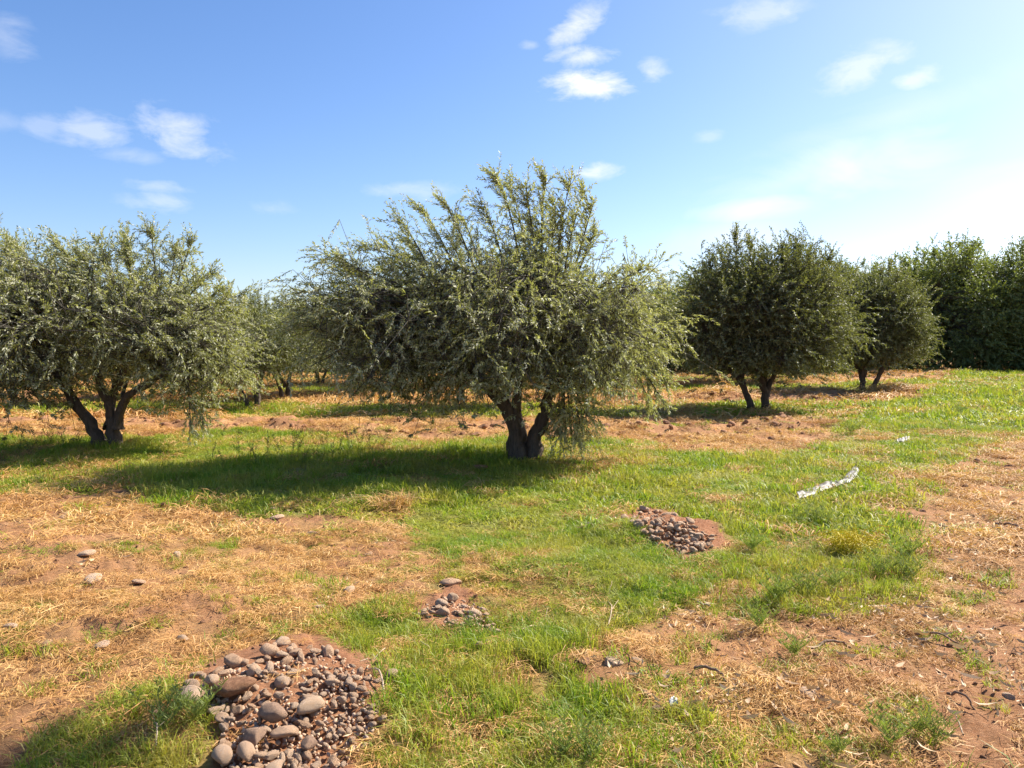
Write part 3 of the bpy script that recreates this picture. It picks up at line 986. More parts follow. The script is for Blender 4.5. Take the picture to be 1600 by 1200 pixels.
# -- tall dark trees closing the view behind
WPROTO = []
for s_ in (31, 32):
    rg = np.random.default_rng(s_)
    stems = [([(0, 0, -0.2), (0.1, 0, 1.2), (0.0, 0.1, 2.8), (0.1, 0, 4.6)], 0.24, 0.09),
             ([(0.2, 0, 0.2), (0.7, 0.1, 1.4), (1.4, 0.2, 2.8)], 0.15, 0.07), ([(-0.1, 0, 0.3), (-0.7, -0.2, 1.5), (-1.5, 0, 3.0)], 0.15, 0.07)]
    lobes = [dict(c=(0, 0, 3.4), r=(2.9, 2.8, 2.9), m=170, k=9, out=0.9, up=0.15, droop=0.4, L=0.7, zmin=0.3, spread=0.35),
             dict(c=(0, 0, 1.0), r=(3.0, 2.9, 0.8), m=90, k=8, out=0.9, up=0.0, droop=0.4, L=0.7, zmin=0.15, spread=0.3)]
    for _ in range(11):
        a_ = rg.random() * 6.28
        z_ = 1.2 + 4.4 * rg.random()
        q = 2.3 * math.sqrt(max(0.1, 1 - ((z_ - 3) / 3.8) ** 2))
        lobes.append(dict(c=(q * math.cos(a_), q * math.sin(a_), z_), r=(1.25, 1.25, 0.95), m=26, k=9, out=0.9, up=0.3, droop=0.3, L=0.6, zmin=0.3, spread=0.28))
    leaders = []
    for _ in range(12):
        a_, q = rg.random() * 6.28, rg.random() * 1.9
        leaders.append(((0.8 * q * math.cos(a_), 0.8 * q * math.sin(a_), 5.0), (1.1 * q * math.cos(a_), 1.1 * q * math.sin(a_), 6.4 + 0.8 * rg.random() - 0.5 * q), 22, 0.5))
    WPROTO.append((stems, lobes, leaders, s_))
wmade = {}
WOODS = [  # px, distance, prototype, scale xy, scale z, turn, label
    (1500, 43, 0, 1.15, 1.04, 0.3, 'tall bushy dark tree with the highest top at the right'),
    (1596, 42, 1, 0.95, 1.02, 1.3, 'tall dark tree cut by the right picture edge'),
    (1670, 42, 0, 1.2, 1.1, 4.0, 'tall dark tree just beyond the right picture edge'),
    (1425, 45, 1, 1.1, 0.98, 2.3, 'low bushy dark tree between the smaller olive and the highest dark tree'),
    (1345, 49, 0, 1.1, 1.0, 5.1, 'dark tree behind the bushy olive right of the round one'),
    (1262, 50, 1, 1.1, 1.02, 3.3, 'dark tree behind the right side of the round olive'),
    (1170, 51, 0, 1.1, 0.92, 1.9, 'dark tree behind the left side of the round olive'),
    (1085, 50, 1, 1.1, 0.95, 0.8, 'dark tree in the gap between the middle tree and the round olive'),
    (1000, 52, 0, 1.1, 0.85, 2.8, 'dark tree behind the right shoulder of the middle tree'),
    (910, 54, 1, 1.1, 0.8, 4.8, 'dark tree low behind the right part of the middle crown'),
    (820, 56, 0, 1.1, 0.75, 0.6, 'dark tree low behind the middle trunk'),
    (730, 56, 1, 1.1, 0.75, 5.8, 'dark tree low behind the left part of the middle crown'),
    (640, 57, 0, 1.1, 0.6, 3.6, 'dark tree low at the left shoulder of the middle tree'),
    (550, 57, 1, 1.1, 0.54, 1.1, 'dark tree at the end of the gap left of the middle tree'),
    (460, 57, 0, 1.1, 0.54, 4.4, 'dark tree at the end of the gap beside the grey green olive'),
    (370, 57, 1, 1.1, 0.52, 2.0, 'dark tree low between the left tree and the small olives'),
    (270, 58, 0, 1.1, 0.52, 5.0, 'dark tree low behind the right half of the left crown'),
    (170, 58, 1, 1.1, 0.52, 0.2, 'dark tree low behind the left trunk'),
    (70, 58, 0, 1.1, 0.52, 3.0, 'dark tree low behind the left half of the left crown'),
    (-30, 58, 1, 1.1, 0.52, 2.6, 'dark tree low at the left picture edge'),
]
for (px, d, k, sxy, sz, rz, lab) in WOODS:
    x = (px - CX) * d / F
    q = Vector((x, d, hz(x, d) - 0.05))
    if k not in wmade:
        st_, lo_, le_, sd_ = WPROTO[k]
        o = wmade[k] = build_tree(q, st_, lo_, le_, (0.15, 0.055), 14, sd_, M_WOOD_LEAF, twigs=False, trunk_sides=8, name='bushy_tree', limb_r=0.07)
        o.rotation_euler, o.scale = (0, 0, rz), (sxy, sxy, sz)
    else:
        o = copy_tree(wmade[k], q, rz, (sxy, sxy, sz))
    tag(o, lab, 'tree', 'dark trees closing the view behind the orchard')

# -- the tree beside the path, out of frame on the right, that shades the lower left corner
shade_c = Vector((-2.05, 2.2, 0)) + SUN_V * (7.2 / SUN_V.z)
tb = Vector((7.6, 3.4, 0))
tb.z = hz(tb.x, tb.y)
rel = shade_c - tb
stems = [([(0, 0, -0.2), (0.1, 0, 1.5), (0.0, 0.1, 3.2), (-0.6, 0.5, 5.2), (rel.x * 0.6, rel.y * 0.6, 6.6), (rel.x, rel.y, rel.z)], 0.22, 0.06)]
lobes = [dict(c=tuple(rel), r=(0.42, 0.75, 0.22), m=60, k=9, out=0.8, up=0.1, droop=0.3, L=0.32, spread=0.14),
         dict(c=(0.4, -1.8, 6.4), r=(1.3, 1.3, 1.0), m=50, k=9, out=0.8, up=0.1, droop=0.6, L=0.6, spread=0.3)]
tag(build_tree(tb, stems, lobes, (), (0.11, 0.03), 18, 41, M_WOOD_LEAF, twigs=False, name='roadside_tree'),
    'leaning tree beside the dirt path, its shade on the lower left grass', 'tree')


# ------------------------------------------------------------------ ground cover scattered as instances
HID = {}


def hidden_collection(name, meshes):
    col = bpy.data.collections.new(name)
    for k, me in enumerate(meshes):
        col.objects.link(bpy.data.objects.new('%s_%02d' % (name, k), me))
    HID[name] = col
    return col


def clump(rng, n, rad, hlo, hhi, w, lean, m, name, curl=0.5):
    """upright blades leaning outwards"""
    a = rng.random(n) * 6.283
    r = rad * np.sqrt(rng.random(n))
    base = np.stack([r * np.cos(a), r * np.sin(a), np.full(n, -0.01)], 1)
    h = hlo + (hhi - hlo) * rng.random(n) ** 1.4
    az = rng.random(n) * 6.283
    ln = lean * (0.3 + rng.random(n))
    out = np.stack([np.cos(az), np.sin(az), np.zeros(n)], 1)
    mid = base + out * (h * ln * 0.45)[:, None] + np.array([0, 0, 1]) * (h * 0.6)[:, None]
    tip = base + out * (h * ln * (1.0 + curl))[:, None] + np.array([0, 0, 1]) * (h * (1.0 - 0.35 * ln))[:, None]
    az2 = rng.random(n) * 6.283
    side = np.stack([np.cos(az2), np.sin(az2), np.zeros(n)], 1) * (w * (0.6 + 0.8 * rng.random(n)))[:, None]
    v = np.stack([base - side * .5, base + side * .5, mid - side * .4, mid + side * .4, tip], 1).reshape(-1, 3)
    k = np.arange(n)[:, None] * 5
    f = np.concatenate([k + [[0, 1, 3]], k + [[0, 3, 2]], k + [[2, 3, 4]]], 1).reshape(-1, 3)
    return mesh_np(name, v, f, m, {'tint': np.repeat(rng.random(n), 5)})


def mat_of_straw(rng, n, rad, llo, lhi, w, lift, m, name):
    """dry stalks lying criss-cross"""
    a = rng.random(n) * 6.283
    r = rad * np.sqrt(rng.random(n))
    c = np.stack([r * np.cos(a), r * np.sin(a), lift * rng.random(n) ** 2], 1)
    az = rng.random(n) * 6.283
    L = llo + (lhi - llo) * rng.random(n) ** 1.5
    d = np.stack([np.cos(az), np.sin(az), np.zeros(n)], 1)
    sd_ = np.stack([-np.sin(az), np.cos(az), np.zeros(n)], 1)
    up = np.array([0, 0, 1.0])
    cv = sd_ * ((rng.random(n) - .5) * 0.5 * L)[:, None]
    p0 = c - d * (L * .5)[:, None] + up * (-0.012 + 0.02 * rng.random(n))[:, None]
    p1 = c + cv + up * (lift * (0.1 + 0.9 * rng.random(n)))[:, None]
    p2 = c + d * (L * .5)[:, None] + up * (lift * 1.6 * (rng.random(n) ** 2) - 0.008)[:, None]
    ww = (w * (0.5 + rng.random(n)))[:, None]
    s1 = unit(sd_ + up * (rng.random((n, 1)) - .5) * 1.6) * ww
    v = np.stack([p0 - s1 * .4, p0 + s1 * .4, p1 - s1 * .5, p1 + s1 * .5, p2], 1).reshape(-1, 3)
    k = np.arange(n)[:, None] * 5
    f = np.concatenate([k + [[0, 1, 3]], k + [[0, 3, 2]], k + [[2, 3, 4]]], 1).reshape(-1, 3)
    return mesh_np(name, v, f, m, {'tint': np.repeat(rng.random(n), 5)})


def leaf_litter(rng, n, rad, m, name):
    vs, fs, ts = [], [], []
    for q in range(n):
        a, r = rng.random() * 6.283, rad * math.sqrt(rng.random())
        L, w = 0.035 + 0.06 * rng.random() ** 1.5, 0.0032 + 0.0045 * rng.random()
        az, rl = rng.random() * 6.283, rng.normal() * 0.7
        d = np.array([math.cos(az), math.sin(az), 0])
        s = np.array([-math.sin(az) * math.cos(rl), math.cos(az) * math.cos(rl), math.sin(rl)]) * w
        c = np.array([r * math.cos(a), r * math.sin(a), 0.008 + 0.02 * rng.random()])
        up = np.array([0, 0, 0.012 * rng.random()])
        b = len(vs)
        vs += [c - d * L * .5 + up, c - d * L * .1 + s, c - d * L * .1 - s, c + d * L * .25 + s * .8, c + d * L * .25 - s * .8, c + d * L * .5 + up * 1.5]
        fs += [(b, b + 2, b + 1), (b + 1, b + 2, b + 4), (b + 1, b + 4, b + 3), (b + 3, b + 4, b + 5)]
        ts += [rng.random()] * 6
    return mesh_np(name, np.array(vs), np.array(fs), m, {'tint': np.array(ts)})


def stone_mesh(rng, sub, flatness, rough, m, name, elong=1.0):
    bm = bmesh.new()
    bmesh.ops.create_icosphere(bm, subdivisions=sub, radius=0.5)
    k = [Vector(unit(rng.normal(size=3))) for _ in range(11)]
    cut = [0.27 + 0.18 * rng.random() for _ in k]
    off = rng.random(3) * 20
    for v in bm.verts:
        d = v.co.copy()
        for kk, cc in zip(k, cut):                     # worn facets
            q = d.dot(kk)
            if q > cc:
                d -= kk * (q - cc) * 0.86
        d *= 1 + rough * (rng.random() - 0.5) + rough * 1.2 * math.sin(5 * v.co.x + off[0]) * math.sin(5 * v.co.y + off[1])
        v.co = Vector((d.x * elong, d.y, d.z * flatness))
    me = bpy.data.meshes.new(name)
    bm.to_mesh(me)
    bm.free()
    me.polygons.foreach_set('use_smooth', np.full(len(me.polygons), sub > 2 or rng.random() < 0.35))
    me.materials.append(m)
    return me


def scatter(name, label, pts, rot, scl, var, col):
    """one object whose geometry nodes place a tuft at every vertex"""
    me = bpy.data.meshes.new(name)
    me.vertices.add(len(pts))
    me.vertices.foreach_set('co', np.asarray(pts, np.float32).ravel())
    for nm, arr, ty, key in (('rot', rot, 'FLOAT_VECTOR', 'vector'), ('scl', scl, 'FLOAT_VECTOR', 'vector'), ('variant', var, 'INT', 'value')):
        a = me.attributes.new(nm, ty, 'POINT')
        a.data.foreach_set(key, np.asarray(arr, np.int32 if ty == 'INT' else np.float32).ravel())
    o = link(name, me)
    o['kind'] = 'stuff'
    o['label'] = label
    ng = bpy.data.node_groups.new(name, 'GeometryNodeTree')
    ng.interface.new_socket('Geometry', in_out='INPUT', socket_type='NodeSocketGeometry')
    ng.interface.new_socket('Geometry', in_out='OUTPUT', socket_type='NodeSocketGeometry')
    N, Lk = ng.nodes, ng.links
    gi, go = N.new('NodeGroupInput'), N.new('NodeGroupOutput')
    ci = N.new('GeometryNodeCollectionInfo')
    ci.inputs['Collection'].default_value = col
    ci.inputs['Separate Children'].default_value = True
    ci.inputs['Reset Children'].default_value = True
    iop = N.new('GeometryNodeInstanceOnPoints')
    iop.inputs['Pick Instance'].default_value = True

    def na_(nm, ty):
        n = N.new('GeometryNodeInputNamedAttribute')
        n.data_type = ty
        n.inputs['Name'].default_value = nm
        return n.outputs['Attribute']
    e2r = N.new('FunctionNodeEulerToRotation')
    Lk.new(na_('rot', 'FLOAT_VECTOR'), e2r.inputs[0])
    Lk.new(gi.outputs[0], iop.inputs['Points'])
    Lk.new(ci.outputs[0], iop.inputs['Instance'])
    Lk.new(na_('variant', 'INT'), iop.inputs['Instance Index'])
    Lk.new(e2r.outputs[0], iop.inputs['Rotation'])
    Lk.new(na_('scl', 'FLOAT_VECTOR'), iop.inputs['Scale'])
    Lk.new(iop.outputs[0], go.inputs[0])
    md = o.modifiers.new('scatter', 'NODES')
    md.node_group = ng
    return o


def sector(rng, r0, r1, dens, half=None):
    half = half or (56 if r0 < 5 else 46)
    area = 0.5 * (r1 * r1 - r0 * r0) * 2 * R(half)
    n = int(area * dens)
    r = np.sqrt(r0 * r0 + (r1 * r1 - r0 * r0) * rng.random(n))
    a = R(half) * (2 * rng.random(n) - 1)
    return r * np.sin(a), r * np.cos(a)


def detail_h(x, y):
    r = np.hypot(x, y)
    return height(x, y) + np.clip(1.4 - r / 30, 0, 1) * (0.07 * (fbm(x * 5, y * 5, 55, 3, 0.6) - 0.5) + 0.03 * (fbm(x * 17, y * 17, 57, 2) - 0.5))


def put(rng, x, y, s_xy, s_z, nv, tilt=0.12):
    n = len(x)
    pts = np.stack([x, y, detail_h(x, y)], 1)
    rot = np.stack([rng.normal(size=n) * tilt, rng.normal(size=n) * tilt, rng.random(n) * 6.283], 1)
    scl = np.stack([s_xy, s_xy, s_z], 1)
    return pts, rot, scl, rng.integers(0, nv, n)


rng = np.random.default_rng(77)
NV = 5
g_near = hidden_collection('tuft_near', [clump(rng, 70, 0.085, 0.03, 0.095, 0.0045, 0.9, M_GRASS, 'tuft') for _ in range(NV)])
g_mid = hidden_collection('tuft_mid', [clump(rng, 80, 0.20, 0.04, 0.12, 0.009, 0.9, M_GRASS, 'tuft') for _ in range(NV)])
g_far = hidden_collection('tuft_far', [clump(rng, 90, 0.45, 0.06, 0.18, 0.02, 0.8, M_GRASS, 'tuft') for _ in range(NV)])
s_near = hidden_collection('straw_near', [mat_of_straw(rng, 64, 0.10, 0.03, 0.14, 0.0030, 0.020, M_STRAW, 'straw_mat') for _ in range(NV)])
s_mid = hidden_collection('straw_mid', [mat_of_straw(rng, 90, 0.24, 0.06, 0.22, 0.006, 0.038, M_STRAW, 'straw_mat') for _ in range(NV)])
s_far = hidden_collection('straw_far', [mat_of_straw(rng, 80, 0.55, 0.15, 0.5, 0.018, 0.09, M_STRAW, 'straw_mat') for _ in range(NV)])

for (nm, lab, r0, r1, dg, col) in (('grass', 'short green grass close to the camera', 1.6, 7.0, 300, g_near),
                                   ('grass', 'green turf under and around the middle tree', 7.0, 19.0, 62, g_mid),
                                   ('grass', 'green grass strips along the far tree rows', 19.0, 60.0, 12, g_far)):
    x, y = sector(rng, r0, r1, dg)
    g, s = cover(x, y)
    keep = rng.random(len(x)) < g
    x, y, g = x[keep], y[keep], g[keep]
    lush = np.clip((fbm(x * 0.8, y * 0.8, 101) - 0.3) * 2.2, 0, 1)
    sz = (0.35 + 1.25 * lush) * (0.6 + 0.8 * rng.random(len(x))) * np.where(g < 0.3, 0.6, 1.0)
    scatter(nm, lab, *put(rng, x, y, 0.75 + 0.5 * rng.random(len(x)), sz, NV), col)
for (nm, lab, r0, r1, dg, col) in (('straw', 'golden dry straw strewn over the near ground', 1.6, 7.0, 190, s_near),
                                   ('straw', 'golden dry straw on the soil in front of the tree row', 7.0, 19.0, 30, s_mid),
                                   ('straw', 'dry straw on the raked ridges between far rows', 19.0, 60.0, 6, s_far)):
    x, y = sector(rng, r0, r1, dg)
    g, s = cover(x, y)
    keep = rng.random(len(x)) < s
    x, y = x[keep], y[keep]
    scatter(nm, lab, *put(rng, x, y, 0.7 + 0.6 * rng.random(len(x)), 0.6 + 0.9 * rng.random(len(x)), NV, 0.1), col)

# clods, crumbs and leaf litter
clod = hidden_collection('clod_shape', [stone_mesh(rng, 2, 0.75, 0.25, M_CLOD, 'clod') for _ in range(5)])
x1, y1 = sector(rng, 1.8, 8.0, 130)
g, s = cover(x1, y1)
k1 = rng.random(len(x1)) < np.where(s < 0.45, 0.9, 0.22) * (g < 0.3)
x1, y1 = x1[k1], y1[k1]
z1 = 0.006 + 0.034 * rng.random(len(x1)) ** 4
x2, y2 = sector(rng, 8.0, 50.0, 20)
g, s = cover(x2, y2)
k2 = (g < 0.3) & (rng.random(len(x2)) < np.where(y2 > 14, 0.9, 0.35))
x2, y2 = x2[k2], y2[k2]
z2 = 0.03 + 0.17 * rng.random(len(x2)) ** 3 * np.clip(y2 / 16, 0.3, 1)
x, y, z = np.concatenate([x1, x2]), np.concatenate([y1, y2]), np.concatenate([z1, z2])
scatter('soil_crumbs', 'crumbled red soil clods on the bare ground', *put(rng, x, y, z, z * 0.8, 5, 0.5), clod)
lit = hidden_collection('litter_patch', [leaf_litter(rng, 16, 0.22, M_LITTER, 'litter') for _ in range(5)])
x, y = sector(rng, 1.8, 9.0, 30)
PATH = [flat(*q) for q in [(1150, 1000), (1300, 930), (1450, 850), (1480, 780), (1650, 720), (1900, 760), (2100, 1300), (1500, 1500), (1150, 1400), (1100, 1150)]]
MIDP = [flat(*q) for q in [(900, 1010), (1180, 870), (1450, 830), (1450, 960), (1200, 1400), (900, 1200)]]
ip = inside(PATH, x, y)
im = inside(MIDP, x, y)
keep = rng.random(len(x)) < np.where(ip, 0.25 + 0.75 * (fbm(x * 2.2, y * 2.2, 63) > 0.5), np.where(im, 0.3, 0.02)) * 0.8
x, y = x[keep], y[keep]
scatter('leaf_litter', 'pale fallen leaves littering the dirt path', *put(rng, x, y, 0.45 + 0.75 * rng.random(len(x)), 0.8 + 1.2 * rng.random(len(x)), 5, 0.08), lit)
peb = hidden_collection('pebble_shape', [stone_mesh(rng, 1, 0.7, 0.2, M_STONE, 'pebble') for _ in range(4)])
x, y = sector(rng, 1.8, 9.0, 14)
g, s = cover(x, y)
keep = (rng.random(len(x)) < np.where(g > 0.4, 0.05, 0.6))
x, y = x[keep], y[keep]
z = 0.008 + 0.022 * rng.random(len(x)) ** 2
scatter('pebbles', 'small pebbles strewn over soil and straw', *put(rng, x, y, z, z, 4, 0.6), peb)

# ------------------------------------------------------------------ stones
SM = [stone_mesh(rng, 3, 0.55 + 0.3 * rng.random(), 0.05, M_STONE, 'stone', 1.0 + 0.5 * rng.random()) for _ in range(8)]
SMALL = [stone_mesh(rng, 2, 0.5 + 0.4 * rng.random(), 0.10, M_STONE, 'stone', 1.0 + 0.7 * rng.random()) for _ in range(12)]
SDARK = [stone_mesh(rng, 3, 0.75, 0.06, M_DARKSTONE, 'stone', 1.15) for _ in range(2)]
SPALE = [stone_mesh(rng, 3, 0.6, 0.05, M_PALESTONE, 'stone', 1.3) for _ in range(3)]
SCLOD = [stone_mesh(rng, 3, 0.6, 0.16, M_CLOD, 'clod', 1.2) for _ in range(2)]
rs_ = random.Random(5)


def stone(px, py, w, me, sink=0.2, parent=None, stretch=1.0, rz=None, lift=0.0, tilt=0.25, name='stone'):
    q = at(px, py)
    d = math.hypot(q.x, q.y)
    size = w * d / F
    o = link(name, me)
    o.scale = (size / max(0.8, me.vertices and 1.0), size * rs_.uniform(0.75, 1.0), size * stretch)
    o.rotation_euler = (rs_.uniform(-tilt, tilt), rs_.uniform(-tilt, tilt), rs_.uniform(0, 6.28) if rz is None else rz)
    o.location = (q.x, q.y, q.z + size * stretch * (0.36 - sink) + lift)
    if parent is not None:
        o.location = o.location - parent.location
        o.parent = parent
    return o


def heap(px, py, label, listed, area, n_small, wlo, whi, pebble_n, spread):
    c = at(px, py)
    root = empty('stone_heap', c)
    tag(root, label, 'stone heap')
    for (sx, sy, w) in listed:
        stone(sx, sy, w * 0.88, rs_.choice(SM if w > 24 else SMALL), 0.16, root, lift=0.02 * rs_.random())
    poly = area
    xs, ys = [q[0] for q in poly], [q[1] for q in poly]
    k = 0
    while k < n_small:
        sx, sy = rs_.uniform(min(xs), max(xs)), rs_.uniform(min(ys), max(ys))
        if not inside(poly, np.array([sx]), np.array([sy]))[0]:
            continue
        stone(sx, sy, wlo + (whi - wlo) * rs_.random() ** 1.8, rs_.choice(SMALL), 0.14, root, lift=0.025 * rs_.random(), tilt=0.6)
        k += 1
    # the grit between the stones
    vs, fs = [], []
    b = SMALL[0]
    src_v = [v.co.copy() for v in peb.objects[0].data.vertices]
    src_f = [tuple(p_.vertices) for p_ in peb.objects[0].data.polygons]
    for _ in range(pebble_n):
        sx, sy = rs_.uniform(min(xs), max(xs)), rs_.uniform(min(ys), max(ys))
        if not inside(poly, np.array([sx]), np.array([sy]))[0]:
            continue
        q = at(sx, sy)
        s_ = (0.008 + 0.018 * rs_.random()) * spread
        e = Euler((rs_.random() * 6, rs_.random() * 6, rs_.random() * 6)).to_matrix()
        b0 = len(vs)
        vs += [tuple((e @ v) * s_ + q - c + Vector((0, 0, s_ * 0.2))) for v in src_v]
        fs += [tuple(i_ + b0 for i_ in f_) for f_ in src_f]
    g_ = link('grit', mesh_np('grit', np.array(vs), np.array(fs), M_STONE), root)
    g_['kind'] = 'stuff'
    return root


heap(430, 1100, 'low heap of reddish brown field stones at the bottom left', [
    (367, 1043, 34), (395, 1058, 28), (441, 1075, 30), (513, 1026, 30), (519, 1073, 28), (421, 1052, 22), (447, 1040, 20), (462, 1026, 24),
    (493, 1026, 18), (331, 1073, 26), (300, 1076, 26), (308, 1063, 22), (347, 1131, 26), (338, 1117, 24), (384, 1190, 42), (347, 1196, 44),
    (450, 1184, 20), (476, 1187, 26), (424, 1190, 22), (350, 1177, 26), (590, 1071, 16), (580, 1090, 18), (564, 1086, 18), (536, 1063, 22),
    (512, 1058, 18), (582, 1112, 16), (597, 1130, 18), (485, 1098, 24), (476, 1142, 20), (459, 1150, 22), (522, 1110, 18), (516, 1151, 16),
    (405, 1040, 18), (375, 1066, 18), (350, 1060, 18), (430, 1062, 16), (470, 1050, 14), (330, 1095, 16), (500, 1140, 16), (545, 1150, 16),
    (540, 1095, 16), (505, 1090, 14), (555, 1110, 16), (530, 1130, 14), (430, 1210, 34), (390, 1225, 40), (470, 1215, 30), (520, 1200, 22)],
    [(262, 1092), (350, 1045), (440, 1015), (520, 1018), (580, 1060), (595, 1090), (580, 1150), (545, 1215), (380, 1225), (340, 1190), (350, 1130)],
    270, 7, 18, 1300, 1.25)
heap(1050, 835, 'small slanting heap of brown stones in the green grass', [
    (1006, 798, 16), (1028, 802, 14), (1044, 812, 22), (1078, 818, 18), (1060, 832, 14), (1070, 842, 14), (1048, 830, 16), (1085, 846, 14)],
    [(972, 812), (1025, 796), (1060, 808), (1105, 836), (1130, 858), (1060, 870), (1020, 846)], 95, 7, 14, 380, 1.6)
heap(705, 958, 'little heap of flat stones on a bare soil patch', [
    (690, 948, 24), (690, 962, 26), (740, 962, 24), (718, 964, 14), (700, 972, 14), (756, 956, 14), (764, 984, 14), (778, 992, 14),
    (764, 1008, 22), (748, 1016, 18), (662, 960, 16), (725, 950, 14), (735, 972, 14)],
    [(650, 962), (685, 940), (720, 940), (765, 960), (775, 990), (700, 985)], 48, 5, 11, 420, 1.1)

LOOSE = [  # px, py, width px, mesh, label, stretch
    (427, 1134, 46, SDARK[0], 'big dark brown boulder in the middle of the near stone heap', 1.0),
    (486, 1120, 50, SPALE[0], 'long smooth tan cobble on the near heap beside the dark boulder', 0.8),
    (395, 1168, 46, SDARK[1], 'dark rounded cobble in front of the dark boulder', 0.8),
    (442, 1162, 38, SM[2], 'tilted brown stone touching the dark boulder at its right front', 0.9),
    (484, 1176, 38, SDARK[1], 'dark flattish stone at the lower right of the near heap', 0.7),
    (421, 1031, 33, SM[0], 'rounded brown cobble near the top of the near heap', 0.9),
    (440, 1016, 28, SM[3], 'flat grey brown stone on the top edge of the near heap', 0.7),
    (364, 1090, 60, SCLOD[0], 'large crumbly lump of hard earth on the near heap', 0.8),
    (299, 1100, 46, SM[5], 'long flat stone at the left end of the near heap', 0.55),
    (240, 1096, 24, SM[4], 'grey stone left of the near heap at the shade edge', 0.7),
    (247, 1114, 18, SMALL[1], 'small grey stone in shade left of the near heap', 0.7),
    (611, 1068, 20, SPALE[1], 'upright pale cobble just right of the near heap', 1.4),
    (640, 1075, 16, SMALL[2], 'small dusty stone in grass right of the pale cobble', 0.9),
    (704, 916, 30, SM[6], 'round pinkish cobble sitting above the flat-stone heap', 0.9),
    (706, 938, 28, SPALE[2], 'pale lumpy stone on top of the flat-stone heap', 0.9),
    (618, 964, 14, SMALL[3], 'small stone at the left tip of the bare soil patch', 0.8),
    (736, 868, 15, SPALE[1], 'tiny pale stone on the yellow grass behind the middle', 0.9),
    (576, 868, 14, SMALL[4], 'small grey stone on straw in front of the tree shade', 0.7),
    (958, 1040, 36, SPALE[0], 'wide pale dusty stone half sunk in straw', 0.7),
    (994, 1035, 22, SPALE[2], 'pale stone just right of the wide dusty stone', 0.8),
    (1012, 1088, 18, SM[1], 'brown pebble at the end of the small bare hollow', 0.9),
    (1028, 1113, 25, SM[7], 'rounded brown stone beside the scrap of white paper', 0.9),
    (938, 1093, 22, SM[2], 'reddish stone lying in the small bare hollow', 0.7),
    (908, 1042, 30, SCLOD[1], 'dark clump of earth and roots above the bare hollow', 1.1),
    (780, 1098, 28, SPALE[1], 'greyish jagged stone in the bottom green grass', 0.7),
    (850, 1095, 18, SPALE[2], 'pale flat stone in grass right of the jagged stone', 0.6),
    (1114, 1093, 20, SPALE[0], 'dusty pale stone among the dry leaves', 0.7),
    (1262, 1089, 35, SM[0], 'smooth pinkish brown stone alone on the dry path edge', 0.75),
    (1576, 1091, 20, SM[3], 'dark pinkish stone on bare soil at the right edge', 0.7),
    (1281, 742, 11, SPALE[1], 'small white stone beside the strip of old sheeting', 1.0),
    (1476, 824, 16, SPALE[2], 'flat pale stone where path straw meets grass', 0.5),
    (1357, 1189, 13, SMALL[5], 'small grey stone at the bottom edge on the path', 0.8),
    (486, 838, 19, SPALE[2], 'two-tone pale stone at the front of the tree shade', 0.9),
    (136, 868, 24, SPALE[1], 'slanting pale stone on top of the red soil mound', 0.7),
    (147, 908, 30, SM[4], 'grey rounded stone on the slope of the red soil mound', 0.6),
    (218, 912, 24, SM[5], 'flat tan stone right of the red soil mound', 0.5),
    (276, 869, 18, SPALE[0], 'pale stone on straw, middle of the left field', 0.7),
    (286, 1000, 22, SPALE[2], 'cream stone on straw above the near heap', 0.7),
    (156, 1012, 32, SM[6], 'wide brownish stone half buried in straw at left', 0.5),
    (72, 1008, 20, SM[7], 'small flat brown stone near the wide buried one', 0.5),
    (134, 1030, 15, SPALE[1], 'little pale stone in front of the wide buried one', 0.8),
    (16, 984, 24, SM[1], 'grey stone at the left picture edge', 0.8),
    (500, 950, 28, SPALE[0], 'pale flat stone on straw left of the green grass', 0.4),
    (514, 968, 14, SMALL[6], 'small stone just in front of the pale flat one', 0.7),
    (545, 927, 24, SPALE[1], 'standing pale stone on straw in the left centre', 1.1),
    (432, 962, 16, SMALL[7], 'small brown stone on the raked straw ridge', 0.7),
    (292, 771, 14, SPALE[2], 'pale stone at the back edge of the left straw', 0.7),
    (428, 798, 18, SPALE[0], 'tan stone lying in the shade of the middle tree', 0.7),
    (434, 810, 26, SM[5], 'flat stone at the front edge of the tree shade', 0.4),
    (102, 809, 22, SM[3], 'low flat stone on the bright straw at far left', 0.4),
    (750, 733, 30, SCLOD[1], 'dark earth clod left of the middle trunk', 0.6),
]
for (sx, sy, w, me, lab, stt) in LOOSE:
    o = stone(sx, sy, w * 0.92, me, 0.16, None, stt, name='earth_clod' if ('clod' in lab or 'earth' in lab) else 'stone')
    if sx < 620 and sy > 1010 and sx > 280:
        o.location.z += 0.03
    tag(o, lab, 'clod' if o.name.startswith('earth') else 'stone')


